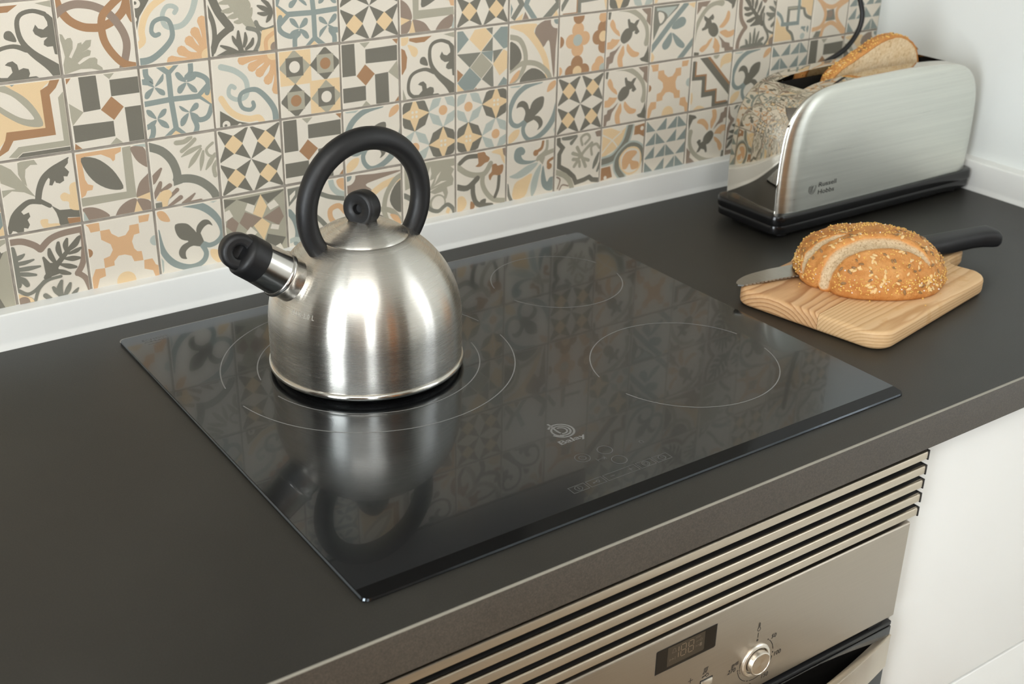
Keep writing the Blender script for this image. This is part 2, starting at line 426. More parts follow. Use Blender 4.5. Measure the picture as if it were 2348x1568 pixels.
TILE_ART = {
'scroll': '''pB 17,91 29,87 44,87 57,95 17,95
pB 2,82 9,78 13,67 11,51 4,41 1,45
cY 7,94,9.1
mY 14,86 29,80 32,72 27,66 21,69 18,76
pG 78,95 99,97 98,88 89,91
mD 49,50 37,54 35,59 38,64 44,64 48,58
tD 23.6,13.8,8.7,6.7,5.9,5.5,5.3,5.9 104,-3 88,15 67,34 55,52 53,72 59,83 74,86 88,81
pD 84,86 93,80 100,72 100,28 94,30 93,40 86,40 82,43 83,48 88,52 80,52 73,57 71,62 75,69 78,64 84,62 90,66 90,71 87,78
tD 7.1,5.5,5.1,5.5,5.5,5.9,5.9 60,39 45,45 28,43 18,36 14,23 16,11 26,3
pD 25,1 15,10 23,8 32,7 39,13 38,20 31,23 35,26 41,27 46,22 47,15 53,17 59,15 60,9 58,5 67,5 73,1 71,-2
pG 4,20 11,1 4,0''',
'rings': '''tB 10.7 3,100 7,85 17,70 31,61 44,58 57,58 75,65 88,77 94,92
tT 10.2 -1,77 10,85 24,89 38,88 52,84 67,75 78,61 86,44 87,27 79,1
tB 9.9 84,93 71,83 60,72 57,57 59,39 68,22 81,8 99,2
tB 9.2 91,94 94,77 99,64
pG 1,55 6,53 9,46 12,48 16,48 18,43 17,34 11,24 14,22 22,35 24,40 29,41 29,38 35,43 42,43 40,35 35,31 28,28 36,31 40,29 38,23 29,21 21,15 23,13 37,20 44,20 47,17 46,11 52,6 53,1 38,6 24,7 11,4 2,2 0,7 6,25 4,40''',
'knot': '''pD -1,93 26,91 17,78 8,66 3,50 0,38 -1,65
cC 5,83,5.8
cD 4,84,2.2
cC 1,63,3.5
tY 9.0 43,88 26,78 15,65 9,48 9,34 1,28
tL 8.8,8.2,7.8,7.4,7.0,6.6,6.2,6.2,6.2,6.6 87,85 80,66 67,51 52,48 41,52 39,65 45,75 53,76 59,72 56,67
tU 10.1,8.8,8.2,7.4,6.6,6.2,5.9,5.9,5.9,6.2,5.9 0,7 18,9 36,20 49,34 50,48 46,58 37,61 26,57 22,46 26,40 32,41
tP 11.2,8.3,13.8 98,10 95,36 93,53
tP 11.2,8.3,13.8 96,8 88,27 82,39
tP 11.2,8.3,13.8 95,7 81,19 73,28
tP 11.2,8.3,13.8 95,5 73,9 61,16
tP 11.2,8.3,13.8 93,2 65,2 46,4
cP 95,5,14.4
cY 98,6,9.6''',
'clover': '''lU 7.6 40,90 40,52 43,10
lU 7.6 0,50 40,52 81,51
lU 7.3 25,101 40,88 53,100
lU 7.3 24,-3 43,11 57,-3
lU 7.3 99,38 80,52 98,68
pY 34,100 50,99 41,92
pY 33,1 50,2 42,8
pY 83,51 97,62 98,37
tU 7.6 9,98 9,88 14,79 0,81
tU 7.3 72,98 71,85 65,79 77,82 90,76 95,67 92,54
tU 7.3 97,35 90,21 78,18 69,24 73,10 69,0 62,-3
tU 7.3 1,18 10,19 10,9 6,1
mU 19,72 31,87 33,87 31,78
mU 19,71 10,83 5,84 7,77
mU 19,71 31,66 32,59 25,61
mU 18,71 6,66 4,58 10,58
mU 64,73 74,84 80,83 76,75
mU 64,73 55,87 49,86 53,77
mU 64,72 75,65 78,57 70,59
mU 64,72 52,68 50,60 56,59
mU 64,31 72,42 78,41 76,34
mU 64,31 54,40 50,41 54,34
mU 64,31 75,26 78,18 70,22
mU 63,30 51,23 50,13 57,16
mU 18,28 25,39 32,40 29,32
mU 17,28 11,40 4,42 6,34
mU 18,28 30,22 33,13 23,17
mU 17,27 5,23 3,16 11,17''',
'frameleaf': '''pY 13,103 86,98 76,92 70,86 69,37 20,38 17,27 0,12
pB 84,100 96,99 89,87 80,79 81,26 27,26 19,14 5,7 -1,11 9,16 17,28 20,38 69,37 69,86 79,91
pG 97,81 101,68 100,9 36,9 28,3 18,5 32,17 90,17 90,74
pD 36,8 99,8 100,1 28,2
mG 15,102 35,91 52,76 64,55 66,40 48,42 29,53 9,74
mC 13,92 32,84 46,69 54,57 56,50 43,53 29,62 10,80
pU 30,100 41,99 35,95''',
'pinwheel': '''pD 19,99 42,97 43,52 20,51
pD 59,89 100,89 99,67 59,67
pD 75,50 98,50 99,0 76,1
pD 4,35 58,34 58,13 4,12
pB 59,67 74,51 59,35 43,51
pG 0,67 20,51 4,35
pG 51,98 67,98 59,90
pG 48,1 69,1 59,11
pB 1,98 10,98 3,90
pB 4,11 14,1 2,1''',
'curl': '''pG 3,100 18,89 28,73 44,47 30,56 15,60 1,52 1,63 20,62 1,74
pG 27,96 36,99 48,98 52,90 43,91 36,86 34,76 35,63 30,69 26,81
tD 8.2,8.7,9.1,8.8,7.9,1.9 46,42 50,57 57,70 68,79 80,85 92,93
pD 70,82 92,94 91,86 86,81 91,74 88,68 83,69 83,63 77,60 72,62 71,65 67,59 63,60 65,68 63,71
tD 6.6,7.1,7.9,7.9,7.6,6.3 50,39 35,42 22,35 12,25 6,10 1,2
pD 7,13 10,25 21,33 25,26 32,28 33,22 29,18 31,11 28,6 23,8 22,2 16,1 12,5 7,7
tD 6.3,5.7 48,41 60,32
pD 62,32 72,24 102,21 100,9 81,12 82,3 99,1 99,-2 69,0 69,11 67,21
pB 80,11 100,9 99,0 82,1
mY 92,58 102,57 104,38 100,20 86,23 85,33 77,36 75,43 81,47 88,43 88,52
mY 46,15 55,14 55,8 68,6 68,1 50,2 45,9''',
'frame': '''pP 2,96 64,97 63,91 55,88 54,81 51,79 48,84 36,91 12,91 9,88 11,60 14,53 21,50 19,44 12,44 9,38 3,35
pG 65,96 77,97 78,24 3,23 2,35 65,34
mD 9,90 28,87 45,73 56,56 61,39 43,41 25,53 13,71
mT 77,95 94,93 99,77 99,63 86,72 79,84
mT 78,23 83,42 94,52 101,55 101,27 91,24
mT 46,0 53,13 66,21 78,21 74,4 60,0
mT 79,21 94,17 101,6 101,-1 85,2 80,10
mT 3,20 16,20 30,13 38,2 10,1 5,12
pY 78,23 99,28 99,16
pY 78,19 85,1 72,1
pL 4,16 10,1 2,1
pL 79,97 98,97 98,92''',
'acorn': '''tS 12.1 0,92 19,83 32,68 38,50 38,38
tS 12.1 37,39 56,37 73,29 88,14 95,-2
pS 32,41 45,43 45,32 32,30
tG 3.8,7.2,1.7 76,81 60,76 47,70
tG 3.8,7.9,2.1 76,77 64,63 56,53
tG 3.8,6.9,1.7 79,73 76,60 73,46
tG 3.8,7.6,2.1 96,67 88,56 81,46
tG 4.1 94,83 84,75 87,66 96,63
tG 6.2 102,59 93,48 94,35
tG 6.9 41,91 53,91 62,96
tG 5.9 48,78 61,86 68,92
tT 10.3,8.6,3.4 2,42 9,50 16,58
tT 5.2,7.9,5.2 2,18 9,29 13,38
tT 5.2,6.9 14,26 26,32
tT 4.1,6.2 24,15 36,24
tT 4.1,6.9 22,2 40,12
tT 8.6,6.9,2.4 44,1 51,6 61,14
tT 5.9 46,1 69,2
mY 5,14 13,25 24,26 28,19 22,11 19,1 13,2 12,11
pS 3,10 12,10 12,0 3,0''',
'acanthus': '''tT 9.0 1,91 17,90 32,82 40,74
tT 9.0 40,74 54,86 72,91 99,92
tT 8.2 98,91 98,69 93,44 84,30
tT 7.8 84,31 94,21 99,3
tD 9.2,7.2,4.3 43,33 66,56 91,81
tD 3.3,7.2,3.3 54,42 46,52 42,62
tD 3.3,7.8,4.3 58,49 52,62 51,72
tD 3.3,7.8,4.3 66,56 63,69 64,79
tD 3.3,7.5,3.9 73,64 73,74 76,82
tD 3.3,8.2,4.3 78,66 86,73 93,82
tD 3.3,6.5,3.3 76,61 86,63 93,66
tD 3.3,7.8,4.3 70,55 80,53 89,52
tD 3.3,7.5,3.9 63,48 74,43 83,40
tD 3.3,7.2,3.6 56,41 65,36 74,32
pD 41,55 59,51 60,35 42,32
tS 6.5,8.2,9.8 4,82 5,63 4,30
tS 6.5,6.5,2.3 6,67 13,69 18,72
tS 4.9,5.9,2.6 6,60 17,60 29,62
tS 4.9,6.5,2.9 5,52 21,51 36,51
tS 4.9,6.2,3.3 6,46 18,43 29,40
tS 6.5,8.2,6.5 5,40 12,35 16,28
tS 4.9 3,23 14,15 25,18 39,29
tS 4.3 23,3 30,19 43,29 61,31
tS 5.9,8.5,4.3 58,-2 57,13 61,24
tS 4.3,7.5,3.9 62,1 68,10 72,18
tS 4.3,6.9,4.3 56,4 52,11 49,17
tS 3.3,5.6,2.3 69,-2 77,4 82,9
tS 6.5 44,0 37,8
pY 2,18 19,9 23,1 1,4
cT 8,4,8.5''',
'orangecross': '''pP 22,85 35,85 37,78 46,71 56,72 62,79 63,85 76,85 76,71 68,70 64,61 66,50 70,45 76,44 77,30 64,31 61,40 52,44 43,44 36,37 36,31 22,30 22,44 31,46 36,54 34,63 22,72
pP 3,98 22,97 22,85 9,85 7,93
pP 77,96 93,96 90,86 77,86
pP 78,30 90,30 94,20 99,17 100,3 92,1 89,12 77,17
pP 9,31 22,30 22,18 13,16 8,2 2,2 3,19
cY 50,5,13.7
cB 2,56,6.5
cL 97,56,7.7''',
'fleur': '''tU 5.3,8.5,9.8,8.9,8.2,8.2,7.5,7.5 68,98 38,94 17,81 6,62 5,46 11,34 22,30 34,35
tU 5.3,10.7,10.7,8.9,7.5,7.5,7.5,7.8 100,60 95,36 82,18 64,6 46,3 35,12 32,24 36,33
mD 45,51 49,65 60,72 73,72 72,57 65,49 53,42
mD 18,60 21,68 30,71 39,66 43,57 45,47 37,47 35,54 30,60 23,61
mD 54,42 65,40 72,31 70,22 61,17 64,23 61,30 53,36 47,35
pD 37,51 45,56 56,43 53,36 40,32 33,39
pU 33,39 40,32 36,25 28,31
mP 79,79 83,92 95,97 97,90 91,83
mY 3,14 14,23 25,23 22,12 11,4 2,3
pL 1,99 32,100 22,94 7,95
pL 99,22 95,13 99,1''',
'kaleido': '''pG 0,101 103,98 103,1 0,0
pD 2,97 22,93 2,82
pD 23,93 60,94 49,80
pD 60,94 99,96 71,79
pY 60,95 69,75 60,58 46,67
pY 60,58 72,47 61,23 46,49
pT 34,72 60,58 37,42 24,57
pT 61,58 89,71 95,54 86,42
pT 9,73 23,57 16,42 3,55
pC 39,85 50,79 46,67 34,75
pC 81,83 88,73 74,68 69,77
pC 3,78 10,80 15,69 3,63
pC 41,48 51,37 41,29 33,40
pC 75,46 87,42 85,35 72,39
pD 67,32 96,21 85,4 62,18
pD 4,34 22,23 2,16
pC 79,10 87,13 93,0 82,0''',
'peachscroll': '''tL 9.1 75,97 78,85 87,75 100,69
mP 85,95 98,96 99,77 88,84
tS 7.3 56,79 72,71 99,63
tP 8.4 98,42 87,54 73,50 73,36 82,25
tU 9.4 4,59 13,44 17,25 13,8
pS 3,95 30,96 17,79 4,67
tL 7.3 1,12 13,14 23,8
tS 7.3 20,71 34,54 52,40 69,19
pC 6,84 16,91 15,84 6,74''',
'petals': '''mT 56,91 81,99 96,87 94,50 92,-1 84,44 79,65 68,54 56,64 51,76
mY -1,95 54,94 49,82 65,60 79,34 85,-1 76,0 68,32 51,59 28,82
tG 8.6 -4,79 22,71 34,44 27,19 5,2
tG 8.6 1,23 28,33 56,29 78,13 85,-2
mD 1,69 19,61 26,42 14,30 2,27
mD 27,12 46,23 67,15 75,-1 27,0
mP 3,3 11,16 23,23 18,9
cC 95,95,12.5
cU 96,96,7.0''',
'pineapple': '''tG 10.3,9.4,8.6,8.6,7.9,11.3 26,102 48,98 71,86 86,70 91,53 90,38
pD 0,98 9,98 7,85 0,86
pT 74,98 96,99 97,66 87,76 88,86 80,92
mD 32,48 33,57 41,66 51,67 57,61 56,52 49,45 39,42
pD 49,65 46,75 45,82 49,83 52,77 60,74 65,79 72,80 66,69 73,59 67,55 62,57 63,62 55,59
mP 30,55 18,62 9,72 7,79 12,85 18,78 21,69 27,64
pP 31,50 20,51 13,53 9,48 -1,47 0,36 14,35 25,42
mP 39,39 32,30 27,19 30,4 40,2 38,16 42,25
mP 48,41 55,34 64,27 75,23 72,17 60,17 51,24 46,32
pT 34,42 26,31 20,24 17,12 10,10 8,2 0,2 2,22 9,24 10,30 22,33
pD 95,36 99,3 81,8 77,13 86,15 92,25''',
'bluestripe': '''pS 0,98 61,98 55,90 17,62 5,39
pL 8,94 55,94 34,76 16,69
mS 10,89 27,86 34,76 21,64 12,72
mC 13,87 24,84 27,75 19,67 14,76
lU 10.6 -1,21 39,62 79,99
mU 45,59 59,72 71,74 78,67 73,58 54,54
mU 48,49 66,37 79,25 75,19 61,25 52,37
mU 45,50 48,35 41,23 31,21 26,29 33,39
lU 10.6 66,-2 101,32
pY 79,96 97,97 95,87
mY 0,20 10,11 6,1 1,0''',
'flowers': '''cP 39,75,12.4
cP 26,57,11.9
cP 53,60,11.6
cP 39,43,12.6
cP 39,59,13.2
cL 39,58,9.6
cB 93,73,12.6
cB 82,58,12.2
cB 95,42,11.9
cB 93,58,9.9
cY 93,59,8.9
cB 39,20,12.6
cB 26,6,11.6
cB 54,6,11.9
cB 40,6,9.9
cY 40,6,9.3
cB 40,96,11.6
cB 1,58,9.9
cP 91,91,8.6
cP 87,17,9.6
cP 81,7,10.6
cP 1,10,7.9
cL 95,6,7.6''',
'stairs': '''pD 19,96 37,96 99,37 99,18
pB 37,96 44,96 99,42 99,36
cG 59,98,7.5
mY 79,78 71,71 71,88 83,97 96,96 97,81
lD 9.4 5,92 5,62 32,60 33,28 60,28 61,5 97,4
lB 3.4 11,91 11,65 37,64 38,34 65,34 66,9 93,9
mY 11,1 21,9 34,6 41,0
mY 0,27 5,36 8,24 5,13''',
'key': '''lS 7.3 35,22 34,64 76,63
lU 7.3 17,36 62,35 60,81
tU 6.5 -2,62 15,51 23,35
tS 6.5 74,63 81,48 102,39
tS 6.5 36,23 48,16 55,2
pY -1,5 -4,51 3,52 16,33 29,31 33,24 46,14 50,5
pY 65,80 97,81 101,43 86,49 78,62 66,65
lU 4.5 72,25 84,25
lU 3.3 73,27 84,18
mU 90,28 87,22 91,14 93,23
cL 78,9,6.1
lG 3.3 32,65 56,64''',
'arches': '''pS 39,51 58,53 65,32 38,31
cT 49,44,7.2
tP 8.4 12,76 32,62 54,57 73,64 85,72
tP 8.0 1,18 24,21 35,34 34,52 14,76
tP 8.4 29,2 35,20 54,27 74,18 93,2
tP 8.0 96,67 70,54 69,35 85,17 106,2
pS 15,14 28,14 25,2 7,2''',
'leafgrey': '''pG 36,98 100,95 99,83 90,83 97,77 92,69 96,61 94,51 83,49 85,39 82,30 73,26 78,36 75,43 60,41 49,46 67,53 49,48 53,57 59,67 34,63
pC 52,89 54,76 50,65 47,74
pC 72,78 66,67 59,57 64,71
pC 83,60 70,57 57,54 72,61
cG 65,24,16.1
cC 66,25,11.9
tS 6.8 45,27 51,17 66,11 77,17 85,19 94,11 98,-1
pY 84,15 90,10 86,3 80,6
pG 4,103 36,98 23,62 5,57
tS 8.5 3,49 19,38 33,19''',
'browncurl': '''tG 9.7 0,83 18,68 37,60 56,60 68,75
tG 8.8 53,58 52,43 60,26 76,11 102,5
tD 7.9 8,85 22,93 42,92
tD 9.9 2,46 22,41 42,54
tD 8.8 33,44 34,26 43,9 70,2
tD 6.3 77,16 83,30 85,51
mB 42,97 55,97 59,91 66,85 63,79 57,78 48,73 38,75 44,80
mB 71,72 79,73 82,69 93,69 92,57 85,52 73,54 67,46 64,55 70,61
mY 3,26 14,28 21,16 16,6 3,2
mY 69,94 91,98 95,82 96,70 90,78 86,87
mB 29,17 37,8 33,2 28,1
tD 6.3 54,7 56,13 50,12
pT 91,97 100,98 98,81 93,87''',
'blueleaf': '''mU 15,80 19,91 31,93 38,85 35,79 30,78 35,70 49,66 63,65 48,61 30,63 18,70
tG 7.3,8.4,7.3 64,66 79,73 100,77
tG 5.5,6.6 83,101 82,80 65,69
pG 63,68 80,68 75,55
tB 5.1,5.8,5.5 75,98 72,85 62,80
cB 60,78,5.5
tB 4.8,5.5,5.5 99,64 87,59 87,51
cB 89,50,5.5
mL 64,61 44,59 20,49 6,45 24,39 44,44 60,54
mL 70,57 58,43 51,22 53,2 62,13 67,33 72,51
mU 76,54 72,35 75,17 86,7 99,8 101,28 91,30 85,23 81,34
mY 53,43 34,38 17,30 14,5 38,5 47,23
tS 6.2 2,31 5,15 11,2''',
'octagon': '''lD 8.7 6,100 7,87 16,78 9,68 9,46 28,35 42,22 47,11 65,13 76,16 83,10 101,6
tG 5.7,6.8 50,60 38,65
tG 5.7,6.8 55,61 47,74
tG 6.4,6.4,6.4 56,61 50,51 42,41
tG 5.7,6.4 51,52 39,54
tG 6.4,6.8 58,56 67,37
tG 5.7,6.4 62,52 73,47
tG 6.4,5.7,6.4 57,59 65,67 79,77
tG 5.7,5.7 53,48 54,39
tS 9.5,9.5,3.8 17,96 34,95 50,101
tS 3.0,7.6 46,94 34,84
tS 3.8,9.5,3.8 84,31 89,42 95,57
tS 3.8,7.6 93,24 100,38
tG 4.9 58,77 55,90 67,95 74,87 64,78
tG 4.9 80,56 78,70 89,74 96,66
pT 85,96 99,99 99,86 89,87
tG 9.5 1,38 20,29 33,16 39,0
tT 2.6 5,28 12,22 7,7
tT 2.6 11,4 17,12 30,8''',
'heart': '''mY -1,99 23,96 43,88 56,94 50,76 38,60 17,51 1,48
tC 2.7 4,55 22,72 45,87
tC 2.7 2,87 24,75 38,60
tL 18.6 0,38 26,41 43,53 57,70 65,95
tS 11.3 0,38 26,41 43,53 57,70 65,95
tL 17.2 53,3 40,19 39,36 50,50 69,59 90,51 98,31
tS 10.6 53,3 40,19 39,36 50,50 69,59 90,51 98,31
mY 45,24 44,42 61,56 83,54 94,39 94,19 82,7 62,6
mC 49,23 47,40 62,53 82,51 91,40 90,21 81,10 63,10
mP 52,19 50,36 59,48 77,49 84,43 72,32 88,26 88,15 73,14 68,26 61,17
pB 75,93 99,96 99,70 86,77 74,77
cC 92,87,3.9
pB 2,27 23,28 29,7 3,4
cC 13,8,3.5''',
'quilt': '''pU 1,96 13,96 24,82 3,62
pY 25,82 35,96 55,97 68,83 47,61
pS 2,61 47,60 26,38
pU 69,83 84,96 101,95 99,63 90,61
pS 56,96 69,97 68,85
pS 69,82 69,60 48,61
pU 47,60 70,60 68,42
pG 48,59 69,38 48,18 27,38
pU 26,38 48,17 31,0 15,2 3,16
pY 90,60 101,54 100,31 83,19 70,39
pS 70,38 72,-1 49,17
pB 1,39 14,28 3,17
pS 70,60 89,61 71,40
pU 91,16 101,8 100,2 78,1
pY 1,16 19,0 2,0
pB 33,1 38,5 42,0''',
'zigzag': '''lU 9.1 48,58 32,25 55,-5
lS 11.4 86,48 98,23 69,-2
pT 31,15 43,-4 23,-3
pY 27,13 23,-3 4,-1
pY 93,12 99,-2 81,-2
lS 9.1 9,55 24,27 7,5
pU 0,36 7,21 1,2''',
'greek': '''lS 7.9 2,10 20,35
lS 7.1 39,44 40,1
lS 6.3 37,21 79,23
lB 2.5 35,44 35,3 6,3
pY 87,33 98,32 97,0''',
'oakframe': '''tD 7.0 -2,75 8,50 9,26 2,3
tD 11.7 7,88 17,62 33,39
tD 9.4 33,39 14,26 5,10
tG 16.8,18.4,11.7 31,89 48,62 64,38
tG 6.0,7.7,3.4 40,74 30,74 20,73
tG 6.0,7.7,3.4 43,65 32,62 23,62
tG 6.0,7.7,3.4 47,56 39,54 31,53
tG 6.0,6.7,3.4 53,48 46,46 40,46
tG 6.0,8.4,4.0 47,75 56,71 56,63
tG 6.0,7.7,3.4 59,47 63,55 66,62
tG 6.0,7.7,3.4 56,55 61,66 60,74
tS 6.0 71,43 75,35 86,31 102,35
tS 6.0 58,36 72,31 75,18 66,2
tD 6.0,8.4,3.4 48,2 44,17 44,33
tD 4.4,6.0,2.7 51,12 54,21 54,30
tD 4.4,6.7,3.4 54,8 62,14 65,21
tD 4.4,6.0,2.7 44,11 38,20 35,27
tD 4.4,6.0,2.7 39,6 28,11 17,16
pD 9,3 24,9 72,4 70,1
tD 5.0,6.7,2.7 93,56 83,61 75,65
tD 4.4,6.0,2.7 95,58 89,67 82,72
tD 4.4,6.0,2.7 94,55 84,53 75,55
tD 4.4,6.7,2.7 96,55 91,47 87,42
pY 79,31 101,34 102,0 73,1
tP 6.0 101,28 85,18 84,2
cT 98,6,7.7''',
}
# ------------------------------------------------------------------ the room
PITCH, TX0, TZ0 = 0.0750207, -0.0779323, 0.0364393     # tile grid on the back wall
XR = 1.1935
def struct(o): return tag(o, kind='structure')

wall_back = struct(box('wall_back', (-2.75, 0.0062, -0.9), (XR+0.12, 0.12, 1.55), M_upper))
ORI[wall_back.name] = Vector((0, 0, 0))
box('grout', (TX0-6*PITCH, 0.0011, TZ0-0.001), (XR, 0.0062, TZ0+7*PITCH), M_grout, wall_back)

struct(box('floor', (-2.75, -3.02, -1.0), (XR+0.12, 0.12, -0.9), M_floor))
struct(box('ceiling', (-2.75, -3.02, 1.55), (XR+0.12, 0.12, 1.65), M_white))

struct(box('added_panel_1', (TX0+0.001, -0.004, TZ0+5*PITCH), (TX0+10*PITCH-0.001, 0.0062, 1.2), M_panel))  # unseen dark panel added above the hob to dim its reflection

def holed(axis, lo, hi, h0, h1):
    """wall slab lo..hi with a rectangular hole h0..h1 along (axis, z)"""
    V, F = [], []
    def add(a0, z0, a1, z1):
        l, h = list(lo), list(hi)
        l[axis], h[axis], l[2], h[2] = a0, a1, z0, z1
        b = len(V)
        for x in (l[0], h[0]):
            for y in (l[1], h[1]):
                for z in (l[2], h[2]): V.append((x, y, z))
        for f in ((0, 1, 3, 2), (4, 6, 7, 5), (0, 4, 5, 1), (2, 3, 7, 6), (0, 2, 6, 4), (1, 5, 7, 3)):
            F.append([b+i for i in f])
    add(lo[axis], lo[2], h0[0], hi[2]); add(h1[0], lo[2], hi[axis], hi[2])
    add(h0[0], lo[2], h1[0], h0[1]); add(h0[0], h1[1], h1[0], hi[2])
    return V, F

V, F = holed(1, (-2.75, -2.9, -0.9), (-2.6, 0.0062, 1.55), (-2.22, -0.86), (-1.22, 1.28))
struct(obj('wall_left', V, F, M_brown))
V, F = holed(1, (XR, -3.02, -0.9), (XR+0.12, 0.0062, 1.55), (-1.47, -0.27), (-0.97, 1.17))
struct(obj('wall_right', V, F, M_white))
V, F = holed(0, (-2.6, -3.02, -0.9), (XR, -2.9, 1.55), (-1.22, -0.25), (-0.68, 1.32))
struct(obj('wall_front', V, F, M_beige))

t = NT('window_glass')
t.set(Base_Color=(1, 1, 1, 1), Roughness=0.0, IOR=1.45)
t.b.inputs['Transmission Weight'].default_value = 1.0
M_pane = t.m
def window(name, axis, a0, a1, z0, z1, d0, d1):
    w = bpy.data.objects.new(name, None); COL.objects.link(w); struct(w)
    ORI[w.name] = Vector((0, 0, 0))
    def bx(n, aa, zz, ab, zb, m, dd0, dd1):
        lo = [0, 0, zz]; hi = [0, 0, zb]
        lo[axis], hi[axis] = aa, ab; lo[1-axis], hi[1-axis] = dd0, dd1
        box(n, lo, hi, m, w, 0.004 if m is M_frame else 0)
    f = 0.055; mid = (a0+a1)/2
    bx('frame', a0, z0, a0+f, z1, M_frame, d0, d1); bx('frame', a1-f, z0, a1, z1, M_frame, d0, d1)
    bx('frame', a0+f, z0, a1-f, z0+f, M_frame, d0, d1); bx('frame', a0+f, z1-f, a1-f, z1, M_frame, d0, d1)
    bx('mullion', mid-0.03, z0+f, mid+0.03, z1-f, M_frame, d0, d1)
    dm = (d0+d1)/2
    for p, q in ((a0+f, mid-0.03), (mid+0.03, a1-f)):
        bx('pane', p, z0+f, q, z1-f, M_pane, dm-0.003, dm+0.003)
    return w
window('window_1', 1, -2.22, -1.22, -0.86, 1.28, -2.72, -2.66)
window('window_2', 0, -1.22, -0.68, -0.25, 1.32, -3.0, -2.94)

window('window_3', 1, -1.47, -0.97, -0.27, 1.17, XR+0.03, XR+0.08)
d1 = bpy.data.objects.new('door_1', None); COL.objects.link(d1); struct(d1); ORI[d1.name] = Vector((0, 0, 0))
box('leaf', (0.02, -2.9, -0.9), (0.50, -2.87, 1.15), M_doorw, d1, 0.003)
box('frame', (-0.03, -2.9, -0.9), (0.02, -2.86, 1.2), M_white, d1, 0.003)
box('frame', (0.50, -2.9, -0.9), (0.55, -2.86, 1.2), M_white, d1, 0.003)
box('frame', (-0.03, -2.9, 1.15), (0.55, -2.86, 1.2), M_white, d1, 0.003)

# ------------------------------------------------------------------ patterned tiles
PAL = {'C': (227, 218, 202), 'D': (121, 117, 105), 'T': (152, 134, 119), 'B': (170, 131, 97), 'P': (218, 176, 134),
       'Y': (230, 201, 158), 'G': (174, 168, 149), 'L': (182, 188, 178), 'U': (144, 153, 147), 'S': (134, 132, 120)}
PK = list(PAL)
def ceramic(k):
    t = NT('tile_print_' + k)
    c = lin(PAL[k])[:3]
    co = t.coord('Object')
    f = t.noise(co, 1800, 2, 0.7)
    g = t.noise(co, 55, 3)
    a = t.ramp(f, [(0.3, tuple(v*0.93 for v in c)), (0.7, tuple(min(1, v*1.05) for v in c))])
    t.set(Base_Color=t.mix(0.10, a, t.ramp(g, [(0.3, tuple(v*0.86 for v in c)), (0.7, c)])), Roughness=0.42)
    t.b.inputs['Specular IOR Level'].default_value = 0.4
    t.bump(g, 0.04, 0.0005)
    return t.m
M_tile = [ceramic(k) for k in PK]

def art_traced(name):
    out = []
    for ln in TILE_ART[name].split('\n'):
        a = ln.split()
        op, col = a[0][0], a[0][1]
        if op == 'c':
            x, y, r = map(float, a[1].split(','))
            out += [(col, p) for p in disc2d(x, y, r, 20)] + [('|', None)]; continue
        if op in 'tl':
            w = [float(q) for q in a[1].split(',')]
            pts = [tuple(map(float, q.split(','))) for q in a[2:]]
            st = stroke2d(pts, w, op == 't', caps=(op == 't'), sub=4)
            if op == 't':
                for k3 in range(7): out += [(col, p) for p in st[:-2][k3::7]] + [('|', None)]
                out += [(col, st[-2]), ('|', None), (col, st[-1]), ('|', None)]
            else: out += [x for p in st for x in ((col, p), ('|', None))]
            continue
        pts = [tuple(map(float, q.split(','))) for q in a[1:]]
        if op == 'm': pts = catmull(pts, 3, True)
        out += [(col, p) for p in poly2d(pts)] + [('|', None)]
    return out

def sq(cx, cy, h): return [(cx-h, cy-h), (cx+h, cy-h), (cx+h, cy+h), (cx-h, cy+h)]
def dm(cx, cy, h): return [(cx-h, cy), (cx, cy-h), (cx+h, cy), (cx, cy+h)]
def art_star():
    out = [('D', sq(50, 50, 60)), ('|', None)]
    for i in range(3):
        for j in range(3):
            x, y = 50*i, 50*j
            out += [('C', [(x, y), (x+25, y-12), (x+50, y), (x+25, y+12)]), ('C', [(x, y), (x-12, y+25), (x, y+50), (x+12, y+25)])]
    out.append(('|', None))
    for i in (25, 75):
        for j in (25, 75): out.append(('Y', dm(i, j, 14)))
    return out
def art_squares():
    out = []
    for i, (x, y) in enumerate(((26, 74), (75, 74), (26, 25), (75, 25))):
        a = i in (0, 3)
        if a: out.append(('Y', sq(x, y, 26)))
        out += [('|', None), ('G' if a else 'D', dm(x, y, 25)), ('|', None), ('D' if a else 'G', sq(x, y, 13.5)), ('|', None)]
        out += [('C' if a else 'B', p) for p in disc2d(x, y, 8.5, 20)]
    return out
def art_stars8():
    out = []
    for i, (x, y) in enumerate(((24, 76), (77, 76), (24, 24), (77, 24))):
        d = i in (1, 2)
        for k in range(4):
            c, s = math.cos(k*PI/2), math.sin(k*PI/2)
            f = lambda a, b: (x+a*c-b*s, y+a*s+b*c)
            out.append(('D' if d else 'L', [f(0, 27), f(8, 8), f(27, 0), f(19, 19)]))
            if d: out.append(('Y', [f(0, 27), f(-8, 8), (x, y), f(8, 8)]))
        out.append(('|', None))
        if d:
            for k in range(4):
                t = PI/4+k*PI/2
                out += [('C', p) for p in disc2d(x+5*math.cos(t), y+5*math.sin(t), 2.3, 8)]
        else: out += [('P', p) for p in disc2d(x, y, 8, 18)]
    return out
def art_triangles():
    out = []
    for i in range(4):
        for j in range(4):
            x, y = 25*i, 25*j
            out.append(('U', [(x+1, y+2), (x+24, y+2), (x+24, y+24)] if (i+j) % 3 else [(x+1, y+2), (x+24, y+2), (x+1, y+24)]))
    return out
REG = {'star': art_star, 'squares': art_squares, 'stars': art_stars8, 'triangles': art_triangles}

